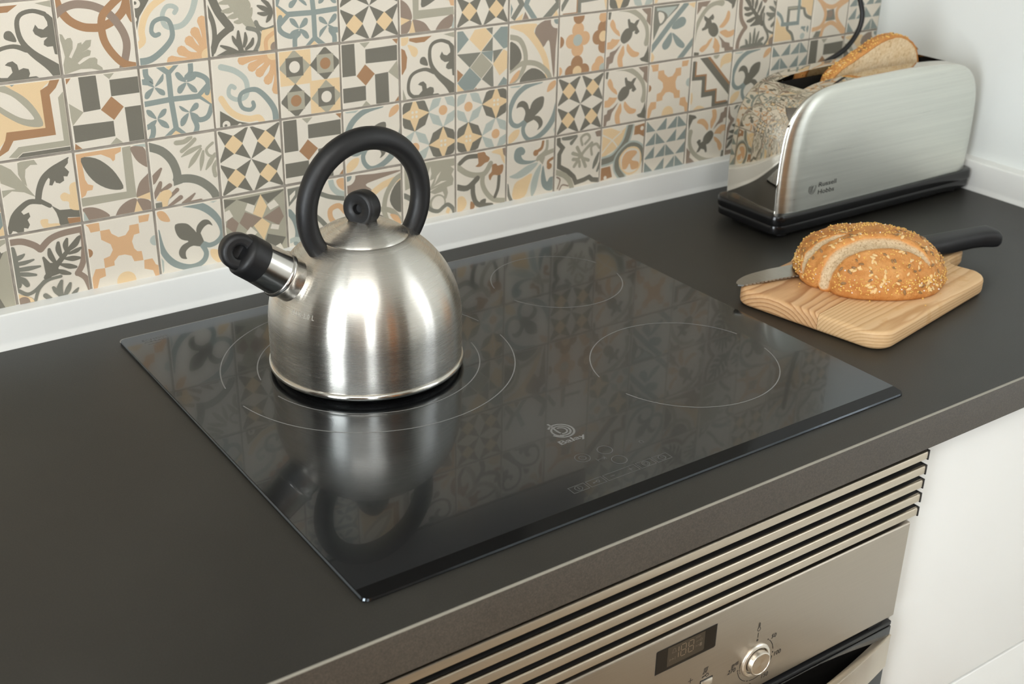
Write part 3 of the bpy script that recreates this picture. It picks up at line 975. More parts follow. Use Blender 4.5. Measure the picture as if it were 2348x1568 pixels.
TILE_SIZE = 0.0724
_tm = {}
def tile_mesh(name, rot, sx=1.0):
    key = (name, rot, sx)
    if key in _tm: return _tm[key]
    art = REG[name]() if name in REG else art_traced(name)
    c, s = [(1, 0), (0, 1), (-1, 0), (0, -1)][rot % 4]
    bm = box_bm((-TILE_SIZE/2*sx, 0.0, -TILE_SIZE/2), (TILE_SIZE/2*sx, 0.006, TILE_SIZE/2), 0.0007, 2)
    bm.verts.index_update()
    V = [tuple(v.co) for v in bm.verts]; F = [[v.index for v in f.verts] for f in bm.faces]; M = [0]*len(F)
    bm.free()
    lay = 1
    lim = (TILE_SIZE/2-0.0007)/PITCH*100
    for col, p in art:
        if col == '|': lay += 1; continue
        q = [((x-50)*c-(y-50)*s, (x-50)*s+(y-50)*c) for x, y in p]
        q = clip2d(q, -lim, lim)
        if not q or abs(area2(q)) < 1e-3: continue
        if area2(q) < 0: q = q[::-1]
        F.append(list(range(len(V), len(V)+len(q)))); M.append(PK.index(col))
        V += [(x/100*PITCH*sx, -3e-6*lay, y/100*PITCH) for x, y in q]
    me = bpy.data.meshes.new('tile')
    me.from_pydata(V, [], F)
    for m in M_tile: me.materials.append(m)
    me.polygons.foreach_set('material_index', M)
    me.update()
    _tm[key] = me
    return me

LAYOUT = {
 3: 'scroll rings knot oakframe clover/2 star frame/3 star zigzag greek stars bluestripe pineapple acanthus/1 fleur arches knot'.split(),
 2: 'frameleaf pinwheel clover knot/1 squares pinwheel/2 scroll quilt petals flowers pineapple bluestripe pineapple/1 acanthus/1 key arches triangles'.split(),
 1: 'curl frame acorn star pinwheel/2 fleur stars/1 stars fleur star pineapple orangecross stairs fleur triangles pinwheel/2 petals'.split(),
 0: 'acanthus orangecross fleur/1 kaleido peachscroll petals/1 leafgrey browncurl blueleaf octagon heart triangles pineapple/2 acanthus/2 clover scroll star'.split()}
rng = random.Random(5)
ALL = list(TILE_ART) + list(REG)
for row in range(7):
    for c in range(-6, 17):
        if row >= 5 and 0 <= c <= 9: continue        # left free for the added dark panel
        if row in LAYOUT and 0 <= c <= 16: d = LAYOUT[row][c]
        elif row == 0 and c == -1: d = 'kaleido/1'
        else: d = rng.choice(ALL) + '/%d' % rng.randrange(4)
        nm, _, rt = d.partition('/')
        sx = 0.95 if c == 16 else 1.0
        o = bpy.data.objects.new('tile', tile_mesh(nm, int(rt or 0), sx))
        COL.objects.link(o)
        o.parent = wall_back
        o.location = (TX0+(c+0.5*sx)*PITCH + rng.uniform(-1, 1)*0.0003, rng.uniform(-0.0003, 0.0003), TZ0+(row+0.5)*PITCH + rng.uniform(-1, 1)*0.0003)
        o.rotation_euler = (R(rng.uniform(-.25, .25)), R(rng.uniform(-.35, .35)), R(rng.uniform(-.25, .25)))

# ------------------------------------------------------------------ upstands
def extrude_profile(name, prof, axis, a0, a1, mat, kind='structure', parent=None):
    """prof: list of (depth, z) swept along x (axis 0) or y (axis 1)"""
    V, F = [], []
    n = len(prof)
    for a in (a0, a1):
        for d, z in prof:
            V.append((a, d, z) if axis == 0 else (d, a, z))
    for i in range(n):
        j = (i+1) % n
        F.append([i, j, n+j, n+i])
    F.append(list(range(n))[::-1]); F.append([n+i for i in range(n)])
    o = obj(name, V, F, mat, parent, True, None, 30)
    bm = bmesh.new(); bm.from_mesh(o.data); bmesh.ops.recalc_face_normals(bm, faces=bm.faces); bm.to_mesh(o.data); bm.free()
    return tag(o, kind=kind) if kind else o
pb = [(0.0062, 0.0), (-0.0185, 0.0), (-0.0180, 0.0022), (-0.0166, 0.0050), (-0.0159, 0.0085), (-0.0159, 0.0340), (-0.0153, 0.0362), (-0.0138, 0.0374),
      (-0.0100, 0.0378), (-0.0040, 0.0380), (-0.0006, 0.0384), (0.0062, 0.0386)]
extrude_profile('baseboard_back', pb, 0, -2.6, XR, M_trim)
pr = [(XR, 0.0), (XR-0.0185, 0.0), (XR-0.0180, 0.0022), (XR-0.0166, 0.0050), (XR-0.0159, 0.0085), (XR-0.0159, 0.0375), (XR-0.0152, 0.0402),
      (XR-0.0135, 0.0416), (XR-0.0080, 0.0422), (XR-0.0020, 0.0432), (XR, 0.0436)]
extrude_profile('baseboard_right', pr, 1, -0.66, -0.0159, M_trim)

# ------------------------------------------------------------------ worktop
YE = -0.6182
wt = empty('worktop', (0.0, -0.3, -0.04), 'dark matt speckled kitchen worktop running along the tiled wall', 'worktop')
V, F = holed(1, (0, 0, 0), (0, 0, 0), (0, 0), (0, 0)) if False else ([], [])
box('slab', (-2.6, YE+0.0012, -0.0388), (XR, 0.0062, 0.0), M_top, wt)
# front edge band with the pale laminate line along its top arris
ep = [(YE+0.0012, -0.0388), (YE, -0.0380), (YE, -0.0012), (YE+0.0004, -0.0002), (YE+0.0012, 0.0)]
extrude_profile('edge_band', ep, 0, -2.6, XR, M_edge, None, wt)
extrude_profile('edge_line', [(YE-0.00008, -0.0014), (YE-0.00008, -0.0004), (YE+0.0003, 0.00008), (YE+0.0016, 0.00008), (YE+0.0016, -0.0014)], 0, -2.6, XR, M_lip, None, wt)

# ------------------------------------------------------------------ hob
HX0, HX1, HYB, HYF = 0.0, 0.5920, -0.0618, -0.5777
YS = -0.5640     # where the bevelled front strip starts
hob = empty('hob', (0.296, -0.32, 0.0), 'black glass induction hob set into the dark worktop', 'hob')
def round_rect(x0, y0, x1, y1, r, n=6):
    pts = []
    for cx, cy, a in ((x1-r, y1-r, 0), (x0+r, y1-r, 90), (x0+r, y0+r, 180), (x1-r, y0+r, 270)):
        for i in range(n+1):
            t = R(a+90*i/n); pts.append((cx+r*math.cos(t), cy+r*math.sin(t)))
    return pts
ro = round_rect(HX0, HYF, HX1, HYB, 0.006)
ri = round_rect(HX0+0.0009, HYF+0.0006, HX1-0.0009, HYB-0.0009, 0.0055)
def hz(y, top): return top if y > YS else top - 0.0015*(YS-y)/(YS-HYF)
n = len(ro)
V = [(x, y, 0.0004) for x, y in ro] + [(x, y, hz(y, 0.0033)-(0.0009 if y < YS else 0)) for x, y in ro] + [(x, y, hz(y, 0.0040)) for x, y in ri]
F = []
for i in range(n):
    j = (i+1) % n
    F += [[i, j, n+j, n+i], [n+i, n+j, 2*n+j, 2*n+i]]
back = [2*n+i for i in range(n) if ri[i][1] > YS]; front = [2*n+i for i in range(n) if ri[i][1] <= YS]
kl = len(V); V += [(ri[n//2][0], YS, 0.0040), (ri[0][0], YS, 0.0040)]
# polygon order: ro runs CCW from the back right corner
bi = [i for i in range(n) if ri[i][1] > YS]; fi = [i for i in range(n) if ri[i][1] <= YS]
F.append([2*n+i for i in bi] + [kl, kl+1])
F.append(list(range(n))[::-1])
obj('glass_top', V, F, M_glass, hob)
obj('front_strip', [V[kl+1], V[kl]] + [V[2*n+i] for i in fi], [list(range(2+len(fi)))], M_strip, hob)
# ground edge, its highlight painted pale, along the back and the rear left corner
M_ground = plain('ground_edge_highlight', (150, 148, 142), 0.35, var=0.03)
pts = [(HX1-0.004, HYB+0.0002)] + [(x, y+0.0002) for x, y in ro[n//4+0:n//2] if True]
pts = [(HX1-0.02, HYB+0.0001), (HX0+0.006, HYB+0.0001)] + [(HX0+0.006-0.0061*math.sin(R(a)), HYB-0.006+0.0061*math.cos(R(a))) for a in range(10, 100, 10)]
V, F = tube([(x, y, 0.0034) for x, y in pts], 0.00055, 6)
obj('rear_edge', V, F, M_ground, hob, True)
ZM = 0.00406
flat = lambda x, y, k=0: (x, y, ZM+k)
def ring_mark(cx, cy, r, gap, w=0.00115):
    for a in (gap, 180+gap):
        print_mesh('zone_arc', arc2d(cx, cy, r, w, R(a), R(a+180-2*gap), 90), flat, M_mark, hob)
ring_mark(0.1915, -0.2409, 0.1450, 8); ring_mark(0.1912, -0.2417, 0.1096, 10)
ring_mark(0.4721, -0.1763, 0.0757, 15); ring_mark(0.4539, -0.4145, 0.0945, 12.4)

# maker's emblem and lettering, sliders and touch symbols
em = []
ex, ey = 0.2668, -0.4585
for r0, a0, a1, w in ((0.0116, 168, -195+0, 0.0021), (0.0084, 150, -165, 0.0021), (0.0053, 130, -150, 0.0020)):
    em += arc2d(ex, ey, r0, w, R(a0-30), R(a1+30), 50)
em += arc2d(ex-0.0006, ey-0.0004, 0.0088, 0.0019, R(60), R(250), 30)
em += stroke2d([(ex-0.0035, ey+0.0163), (ex-0.0035, ey+0.0105), (ex-0.0040, ey+0.0010), (ex-0.0030, ey-0.0035)], 0.0021, True, False)
print_mesh('emblem', em, flat, M_mark, hob)
print_mesh('brand_lettering', text2d('Balay', 0.0066, 0.2515, -0.4790, width=0.0285, weight=0.03), flat, M_mark, hob)
mk = []
mk += arc2d(0.2783, -0.5065, 0.0068, 0.0006, 0, 2*PI); mk += arc2d(0.2535, -0.5067, 0.0068, 0.0006, 0, 2*PI); mk += arc2d(0.2535, -0.5067, 0.0032, 0.0006, 0, 2*PI)
mk += arc2d(0.2786, -0.5262, 0.0068, 0.0006, 0, 2*PI)
mk += stroke2d([(0.2622, -0.5166), (0.2700, -0.5166)], 0.0005) + stroke2d([(0.2622, -0.5190), (0.2622, -0.5142)], 0.0005) + stroke2d([(0.2704, -0.5190), (0.2704, -0.5142)], 0.0005)
mk += stroke2d([(0.2680, -0.5148), (0.2700, -0.5166), (0.2680, -0.5184)], 0.0005, False)
mk += stroke2d([(0.3125, -0.5150), (0.3125, -0.5122), (0.3142, -0.5108), (0.3160, -0.5122), (0.3160, -0.5150), (0.3125, -0.5150)], 0.0005, False)
tag(print_mesh('zone_symbols', mk, flat, M_markd, hob), kind='stuff')
for x0_, x1_ in ((0.2129, 0.2290), (0.2313, 0.2474), (0.2496, 0.2835), (0.2856, 0.3018), (0.3040, 0.3198)):
    print_mesh('touch_key', stroke2d([(x0_, -0.5391), (x1_, -0.5391), (x1_, -0.5482), (x0_, -0.5482), (x0_, -0.5391)], 0.0005, False), flat, M_markd, hob)
sy = []
yc = -0.54365
sy += arc2d(0.2209, yc, 0.0034, 0.0005, 0, 2*PI) + stroke2d([(0.2209, yc-0.0018), (0.2209, yc+0.0018)], 0.0006)
sy += arc2d(0.2412, yc, 0.0014, 0.0006, 0, 2*PI) + stroke2d([(0.2398, yc), (0.2362, yc), (0.2362, yc-0.0012)], 0.0006, False) + stroke2d([(0.2374, yc), (0.2374, yc-0.001)], 0.0005)
sy += stroke2d([(0.2550, yc), (0.2592, yc)], 0.0006) + stroke2d([(0.2745, yc), (0.2787, yc)], 0.0006) + stroke2d([(0.2766, yc-0.0021), (0.2766, yc+0.0021)], 0.0006)
sy += arc2d(0.2937, yc, 0.0034, 0.0006, 0, 2*PI) + arc2d(0.2937, yc, 0.0019, 0.0006, 0, 2*PI)
sy += arc2d(0.3119, yc, 0.0034, 0.0006, 0, 2*PI) + stroke2d([(0.3119, yc+0.002), (0.3119, yc), (0.3137, yc)], 0.0005, False)
tag(print_mesh('touch_symbols', sy, flat, M_markd, hob), kind='stuff')
print_mesh('glass_lettering', text2d('SCHOTT', 0.0036, 0.0185, -0.0795, sx=1.5) + text2d('CERAN', 0.0032, 0.0195, -0.0845, sx=1.7) + stroke2d([(0.0215, -0.0885), (0.0345, -0.0885)], 0.0004),
           flat, M_markd, hob)
# ------------------------------------------------------------------ kettle
KX, KY = 0.18863, -0.24192
kettle = empty('kettle', (KX, KY, 0.004), 'brushed steel stovetop kettle with black arched handle on the hob', 'kettle')
def kprof(z):
    if z < 0.055: return 0.0938
    return 0.0938*math.sqrt(max(0, 1-((z-0.055)/0.095)**2))
prof = [(0.0, 0.0062), (0.082, 0.0062), (0.0905, 0.0085), (0.0930, 0.0130), (0.0938, 0.0160), (0.0938, 0.030), (0.0938, 0.045)]
prof += [(kprof(z), z) for z in [0.055+0.0835*i/40 for i in range(41)]]
prof += [(0.0425, 0.1392), (0.0405, 0.1385), (0.0400, 0.1340)]
V, F = lathe(prof, 128, (KX, KY, 0))
obj('body', V, F, M_kettle, kettle, True, None, 50)
V, F = lathe([(0.0925+0.0034*math.cos(R(a)), 0.0122+0.0036*math.sin(R(a))) for a in range(0, 360, 30)], 128, (KX, KY, 0), close=True)
obj('base_rim', V, F, M_rim, kettle, True)
V, F = lathe([(0.0, 0.0041), (0.079, 0.0041), (0.0805, 0.0048), (0.0805, 0.0068), (0.0, 0.0068)], 96, (KX, KY, 0))
obj('base_plate', V, F, M_dark, kettle, True, None, 40)
# lid with its knob
lp = [(0.0, 0.1552), (0.006, 0.1548), (0.014, 0.1532), (0.022, 0.1508), (0.030, 0.1476), (0.036, 0.1444), (0.0405, 0.1414), (0.0425, 0.1398), (0.0430, 0.1388), (0.0422, 0.1381), (0.0, 0.1375)]
V, F = lathe(lp[::-1], 112, (KX, KY, 0))
lid = obj('lid', V, F, M_kettle, kettle, True, None, 50)
ORI[lid.name] = ORI[kettle.name]
def wheel(name, c, axis, r, h, rim, hole, depth, mat, parent):
    """rounded disc with a blind finger hole, revolved about axis"""
    pf = [(0.0, h-depth), (hole*0.9, h-depth), (hole, h-depth+0.0006), (hole, h-0.0016), (hole+0.0008, h-0.0006), (rim*0.75, h-0.0002), (rim, h)]
    for a in range(0, 91, 15):
        pf.append((rim+(r-rim)*math.sin(R(a)), h-(h*0.55)*(1-math.cos(R(a)))))
    q = list(pf) + [(x, -y) for x, y in pf[::-1]]
    V, F = lathe(q[::-1], 48, c, axis)
    return obj(name, V, F, mat, parent, True, None, 50)
wheel('knob', (KX, KY, 0.1650), (-0.88, -0.46, 0.10), 0.0170, 0.0092, 0.0135, 0.0046, 0.006, M_blackp, lid)
V, F = lathe([(0.0, 0.1500), (0.0062, 0.1500), (0.0055, 0.1526), (0.0048, 0.1545), (0.0, 0.1545)], 24, (KX, KY, 0))
obj('knob_stem', V, F, M_blackp, lid, True, None, 50)
# handle: arched tube, slightly flattened towards the feet
HR, HZ, HXo, HA = 0.0630, 0.1680, 0.0035, R(184)
hp, hr = [], []
for i in range(61):
    a = R(-57 + (294)*i/60)
    hp.append((KX+HXo+HR*math.cos(a)*math.cos(HA), KY+HR*math.cos(a)*math.sin(HA), HZ+HR*math.sin(a)))
    hr.append(0.0098 + 0.0012*max(0, math.sin(a))**2)
V, F = tube(hp, hr, 24)
obj('handle', V, F, M_blackp, kettle, True, None, 60)
# spout, collars and whistle cap
SA = R(38)
sd = Vector((-math.cos(SA), 0.0, math.sin(SA)))
so = Vector((KX-0.0714, KY, 0.1050))
sv = [(0.0245, -0.006), (0.0243, 0.0008), (0.0238, 0.0022), (0.0215, 0.0026), (0.0207, 0.0034), (0.0205, 0.010), (0.0208, 0.0160), (0.0216, 0.0178)]
V, F = lathe(sv, 72, so, sd, (0, 1, 0))
obj('spout', V, F, M_spout, kettle, True, None, 40)
V, F = lathe([(0.0205, 0.0172), (0.0222, 0.0176), (0.0228, 0.0192), (0.0226, 0.0212), (0.0218, 0.0222), (0.0212, 0.0226), (0.0208, 0.0300), (0.0203, 0.0400), (0.0200, 0.0462), (0.0190, 0.0468)], 72, so, sd, (0, 1, 0))
whistle = obj('whistle_sleeve', V, F, M_spout, kettle, True, None, 40)
ORI[whistle.name] = ORI[kettle.name]
V, F = lathe([(0.0200, 0.0455), (0.0200, 0.0610), (0.0196, 0.0635), (0.0182, 0.0655), (0.0160, 0.0668), (0.0120, 0.0676), (0.0, 0.0678)], 72, so, sd, (0, 1, 0))
cap = obj('whistle_cap', V, F, M_blackp, kettle, True, None, 50)
ORI[cap.name] = ORI[kettle.name]
wheel('whistle_grip', so+sd*0.0690, (-0.15, -0.95, 0.20), 0.0168, 0.0094, 0.0122, 0.0062, 0.0070, M_blackp, cap)
# capacity mark etched below the spout
def kmap(x, y, k=0):
    z = 0.0845 + y
    r = kprof(z) + 0.00012 + k
    a = R(193) + x/0.0900
    return (KX+r*math.cos(a), KY+r*math.sin(a), z)
M_etch = plain('etched_mark', (186, 182, 172), 0.5, var=0.03)
print_mesh('capacity_mark', text2d('MAX 2.0 L', 0.0046, 0.0, 0.0, width=0.0270, spacing=1.15) + stroke2d([(-0.0108, 0.0034), (-0.0022, 0.0034)], 0.0004), kmap, M_etch, kettle)

# ------------------------------------------------------------------ toaster
toaster = empty('toaster', (0.983, -0.160, 0.0), 'long slot steel toaster with black base in the corner', 'toaster')
TP = [(.7925, .0310), (.7912, .060), (.7916, .090), (.7938, .118), (.7975, .138), (.8045, .1545), (.8155, .1675), (.8310, .1775), (.8520, .1842), (.880, .1876), (.920, .1896),
      (.985, .1908), (1.050, .1896), (1.088, .1876), (1.116, .1842), (1.1370, .1775), (1.1515, .1675), (1.1615, .1545), (1.1675, .138), (1.1702, .118), (1.1712, .090), (1.1706, .060), (1.1685, .0310)]
TPs = catmull(TP, 4)
def inset(pts, ix, iz):
    out = []
    m = len(pts)
    for i, (x, z) in enumerate(pts):
        a, b = pts[max(0, i-1)], pts[min(m-1, i+1)]
        dx, dz = b[0]-a[0], b[1]-a[1]
        l = math.hypot(dx, dz); nx, nz = dz/l, -dx/l      # inward for this winding
        if i in (0, m-1): nz = 0
        out.append((x+nx*ix, z+nz*iz))
    return out
YF, YB = -0.2130, -0.1070
m = len(TPs)
rings = [(YF, 0.0300, 0.0110), (YF+0.0012, 0.0200, 0.0070), (YF+0.0034, 0.0110, 0.0038), (YF+0.0066, 0.0042, 0.0014), (YF+0.0090, 0.0016, 0.0005), (YF+0.0105, 0.0004, 0.0001), (YF+0.0115, 0, 0),
         (YB-0.0115, 0, 0), (YB-0.0090, 0.0016, 0.0005), (YB-0.0066, 0.0042, 0.0014), (YB-0.0034, 0.011, 0.0038), (YB-0.0012, 0.020, 0.007), (YB, 0.030, 0.011)]
V, F, FM = [], [], []
for y, ix, iz in rings:
    V += [(x, y, z) for x, z in inset(TPs, ix, iz)]
for k in range(len(rings)-1):
    for i in range(m-1):
        F.append([k*m+i, k*m+i+1, (k+1)*m+i+1, (k+1)*m+i]); FM.append(1 if k < 4 else 0)
    F.append([k*m+m-1, k*m, (k+1)*m, (k+1)*m+m-1]); FM.append(0)
F.append(list(range(m))[::-1]); FM.append(1)
F.append([(len(rings)-1)*m+i for i in range(m)]); FM.append(1)
shell = obj('shell', V, F, [M_chrome, M_toast], toaster, True, FM, 35)
ORI[shell.name] = ORI[toaster.name]
bm = bmesh.new(); bm.from_mesh(shell.data); bmesh.ops.recalc_face_normals(bm, faces=bm.faces); bm.to_mesh(shell.data); bm.free()
# bread slot cut through the top
SX0, SX1, SY0, SY1 = 0.8400, 1.1190, -0.1840, -0.1380
cut = box('cutter', (SX0, SY0, 0.070), (SX1, SY1, 0.30), M_dark, toaster)
md = shell.modifiers.new('slot', 'BOOLEAN'); md.operation = 'DIFFERENCE'; md.object = cut; md.solver = 'EXACT'
bpy.context.view_layer.update()
me = bpy.data.meshes.new_from_object(shell.evaluated_get(bpy.context.evaluated_depsgraph_get()))
shell.modifiers.clear(); shell.data = me
bpy.data.objects.remove(cut)
# dark liner and heating wires inside the slot
V = [(x, y, z) for z in (0.072, 0.1800) for x, y in ((SX0+.0008, SY0+.0008), (SX1-.0008, SY0+.0008), (SX1-.0008, SY1-.0008), (SX0+.0008, SY1-.0008))]
obj('slot_liner', V, [[0, 1, 2, 3], [0, 4, 5, 1], [1, 5, 6, 2], [2, 6, 7, 3], [3, 7, 4, 0]], M_dark, toaster)
for y in (SY0+0.0055, SY1-0.0055):
    V, F = [], []
    for i in range(14):
        x = SX0+0.014+i*0.0192
        v, f = tube([(x, y, 0.076), (x, y, 0.160), (x+0.003, y, 0.1665)], 0.0011, 6)
        F += [[q+len(V) for q in g] for g in f]; V += v
    tag(obj('guide_wires', V, F, M_rim, toaster, True), kind='stuff')
# black base in two steps, with feet
def slab(name, x0_, y0_, x1_, y1_, z0, z1, r, bev, mat):
    p = round_rect(x0_, y0_, x1_, y1_, r, 8)
    q = round_rect(x0_+bev, y0_+bev, x1_-bev, y1_-bev, max(0.001, r-bev), 8)
    q2 = round_rect(x0_+bev*.3, y0_+bev*.3, x1_-bev*.3, y1_-bev*.3, max(0.001, r-bev*.3), 8)
    k = len(p)
    L = [(q, z0), (q2, z0+bev*.3), (p, z0+bev), (p, z1-bev), (q2, z1-bev*.3), (q, z1)]
    V = [(x, y, z) for pts, z in L for x, y in pts]
    F = [[a*k+i, a*k+(i+1) % k, (a+1)*k+(i+1) % k, (a+1)*k+i] for a in range(len(L)-1) for i in range(k)]
    F += [list(range(k))[::-1], [(len(L)-1)*k+i for i in range(k)]]
    return obj(name, V, F, mat, toaster, True, None, 40)
slab('base', 0.7830, -0.2180, 1.1770, -0.1020, 0.0185, 0.0330, 0.016, 0.0030, M_blackg)
slab('base_skirt', 0.7845, -0.2165, 1.1760, -0.1035, 0.0075, 0.0195, 0.015, 0.0022, M_blackg)
for x in (0.812, 1.150):
    for y in (-0.198, -0.124):
        V, F = lathe([(0.0, 0.0), (0.0075, 0.0), (0.0085, 0.001), (0.0085, 0.009), (0.0, 0.009)], 20, (x, y, 0))
        obj('foot', V, F, M_rubber, toaster, True, None, 40)
# lettering and roundel on the front panel
tm = lambda x, y, k=0: (x, YF-0.00012-k, y)
print_mesh('brand_lettering', text2d('Russell', 0.0062, 0.8573, 0.0598, width=0.0325, weight=0.006) + text2d('Hobbs', 0.0062, 0.8573, 0.0500, width=0.0300, weight=0.006), tm, M_ink, toaster)
em = []
for k in range(4):
    em += arc2d(0.8460, 0.0590, 0.0014+0.0017*k, 0.0006, R(20+40*k), R(310+30*k), 20)
em += stroke2d([(0.8440, 0.0545), (0.8480, 0.0635)], 0.0006)
print_mesh('roundel', em, tm, M_ink, toaster)
# mains lead rising up the wall behind it
cp = catmull([(.905, -.088, .060), (.935, -.075, .118), (.972, -.060, .147), (1.0037, -.050, .1584), (1.0357, -.048, .1669), (1.0692, -.048, .1797), (1.0905, -.048, .2001), (1.0990, -.046, .222), (1.0960, -.040, .246), (1.085, -.030, .285), (1.075, -.022, .34), (1.070, -.018, .42)], 6)
V, F = tube(cp, 0.0036, 12)
obj('power_cord', V, F, M_rubber, toaster, True)

# ------------------------------------------------------------------ bread
def bread_mats():
    t = NT('bread_crust')
    co = t.coord()
    at = t.node('ShaderNodeAttribute', attribute_name='crumb')
    f = t.noise(co, 75, 6, 0.72); g = t.noise(co, 420, 3, 0.7); big = t.noise(co, 16, 3)
    crust = t.ramp(f, [(0.25, lin((150, 88, 36))), (0.42, lin((192, 126, 62))), (0.58, lin((212, 152, 86))), (0.80, lin((228, 178, 116)))])
    crust = t.mix(0.4, crust, t.ramp(big, [(0.35, lin((186, 116, 54))), (0.65, lin((218, 160, 96)))]))
    spots = t.ramp(t.noise(co, 700, 2, 0.5), [(0.62, (1, 1, 1)), (0.72, (0.55, 0.38, 0.22))])
    crust = t.mix(0.7, crust, spots, 'MULTIPLY')
    crumb = t.ramp(g, [(0.30, lin((136, 100, 66))), (0.42, lin((204, 176, 138))), (0.75, lin((228, 206, 172)))])
    edge = t.ramp(at.outputs['Fac'], [(0.0, (0, 0, 0)), (0.12, (0, 0, 0)), (0.45, (0.55, 0.55, 0.55)), (0.8, (1, 1, 1))])
    rim = t.ramp(at.outputs['Fac'], [(0.02, (0, 0, 0)), (0.25, (0.9, 0.9, 0.9)), (0.5, (0, 0, 0))])
    c = t.mix(edge, crust, crumb)
    c = t.mix(t.math('MULTIPLY', rim, 0.6), c, lin((226, 152, 74)))
    t.set(Base_Color=c, Roughness=0.62)
    t.b.inputs['Specular IOR Level'].default_value = 0.35
    t.bump(t.math('ADD', f, t.math('MULTIPLY', g, 0.5)), 0.8, 0.002)
    return t.m
M_bread = bread_mats()
t = NT('bread_crumb')
co = t.coord()
f = t.noise(co, 240, 4, 0.75); g = t.noise(co, 60, 2)
t.set(Base_Color=t.mix(0.3, t.ramp(f, [(0.30, lin((128, 88, 48))), (0.41, lin((206, 176, 132))), (0.75, lin((236, 216, 182)))]), t.ramp(g, [(0.3, lin((214, 176, 126))), (0.7, lin((236, 218, 188)))])), Roughness=0.8)
t.bump(f, 0.6, 0.0015)
M_crumb = t.m
M_oat = plain('oat_flake', (226, 190, 134), 0.6, var=0.1, vscale=500)
M_seedd = plain('dark_seed', (146, 108, 66), 0.5, var=0.25, vscale=500)
M_millet = plain('millet_grain', (232, 190, 104), 0.5, var=0.15, vscale=300)
M_salt = plain('salt_grain', (244, 236, 228), 0.4, var=0.02)

LC = Vector((0.765, -0.372, 0.0)); LA = Vector((0.815, -0.58, 0)).normalized(); LB = Vector((0.58, 0.815, 0)).normalized()
SL1 = catmull([(-0.0630, -0.0690), (-0.0610, -0.0640), (-0.0545, -0.0615), (-0.0415, -0.0570), (-0.0245, -0.0530), (-0.0070, -0.0505), (0.0118, -0.0500), (0.0290, -0.0530), (0.0425, -0.0590), (0.0520, -0.0665)], 8)
SL2 = catmull([(-0.0795, -0.0440), (-0.0765, -0.0385), (-0.0705, -0.0335), (-0.0590, -0.0305), (-0.0450, -0.0290), (-0.0320, -0.0285)], 8)
def segd(p, q, pl):
    best = 9; bt = 0; side = 1
    for i in range(len(pl)-1):
        ax, ay = pl[i]; bx, by = pl[i+1]
        dx, dy = bx-ax, by-ay
        l2 = dx*dx+dy*dy
        u = max(0, min(1, ((p-ax)*dx+(q-ay)*dy)/l2))
        d = math.hypot(p-ax-u*dx, q-ay-u*dy)
        if d < best: best = d; bt = (i+u)/(len(pl)-1); side = 1 if (dx*(q-ay)-dy*(p-ax)) > 0 else -1
    return best, bt, side
def loaf_point(ph, s):
    """ph angle, s 0 apex .. 1 rim -> local p, q, z, crumb"""
    e = 2.3
    cs, sn = math.cos(ph), math.sin(ph)
    Rr = (abs(cs/0.0835)**e + abs(sn/0.0715)**e)**(-1/e)
    # hollow between the two lobes at the front left
    dphi = (ph - R(218) + PI) % (2*PI) - PI
    Rr *= 1 - 0.10*math.exp(-(dphi/R(11))**2)
    rr = math.sin(s*PI/2)
    zz = math.cos(s*PI/2)
    p, q = Rr*rr*cs, Rr*rr*sn - 0.02
    z = 0.0285 + 0.0505*(zz**0.92 if zz > 0 else 0)
    cr = 0.0
    for pl, w in ((SL1, 0.0112), (SL2, 0.0064)):
        d, tt, side = segd(p, q, pl)
        ww = w*(0.12+0.88*math.sin(PI*min(1, max(0, tt)))**0.8)
        if d < ww*1.9:
            k = d/ww
            if k < 1: cr = max(cr, 1-k**2.5); z -= 0.0036*(1-k*k)*(w/0.0112)
            lip = math.exp(-((k-1.25)/0.30)**2)
            z += 0.0022*lip*(1.0 if side > 0 else 0.45)*(w/0.0112)
    nz = mnoise.noise(Vector((p*45, q*45, z*45)))*0.0018 + mnoise.noise(Vector((p*150, q*150, z*150)))*0.0012 + mnoise.noise(Vector((p*380, q*380, z*380)))*0.0005
    k = 1+nz/0.06
    return p*k, (q+0.02)*k-0.02, z+nz*0.6, cr
NP, NS = 220, 70
V, F, CR = [], [], []
p, q, z, c = loaf_point(0, 0)
V.append(LC+LA*p+LB*q+Vector((0, 0, z))); CR.append(c)
for j in range(1, NS+1):
    for i in range(NP):
        p, q, z, c = loaf_point(2*PI*i/NP, j/NS)
        V.append(LC+LA*p+LB*q+Vector((0, 0, z))); CR.append(c)
# rolled under-edge and raised sole
for dz, k in ((-0.0040, 0.992), (-0.0072, 0.960), (-0.0080, 0.900), (-0.0070, 0.70), (-0.0030, 0.40)):
    for i in range(NP):
        p, q, z, c = loaf_point(2*PI*i/NP, 1.0)
        V.append(LC+LA*(p*k)+LB*((q+0.02)*k-0.02)+Vector((0, 0, z+dz))); CR.append(0)
NJ = NS+5
for i in range(NP): F.append([0, 1+i, 1+(i+1) % NP])
for j in range(NJ-1):
    for i in range(NP):
        a, b = 1+j*NP+i, 1+j*NP+(i+1) % NP
        F.append([a, a+NP, b+NP, b])
F.append([1+(NJ-1)*NP+i for i in range(NP)][::-1])
for i, v in enumerate(V):          # the loaf rests on the knife blade: keep the sole clear of it
    r = v - Vector((0.6120, -0.3170, 0)); s = 0.970*r.x - 0.241*r.y; w = 0.241*r.x + 0.970*r.y
    if 0 < s < 0.30 and abs(w) < 0.021 and v.z < 0.040:
        v.z = max(v.z, 0.0226 + 0.0140*s/0.369 + (0.0115 if s > 0.236 else 0.0012))
loaf = empty('bread_loaf', (LC.x, LC.y, 0.0205), 'seeded oval bread loaf with scored crust on the wooden board', 'bread')
lc = obj('crust', V, F, M_bread, loaf, True)
ORI[lc.name] = ORI[loaf.name]
at = lc.data.attributes.new('crumb', 'FLOAT', 'POINT')
at.data.foreach_set('value', CR)
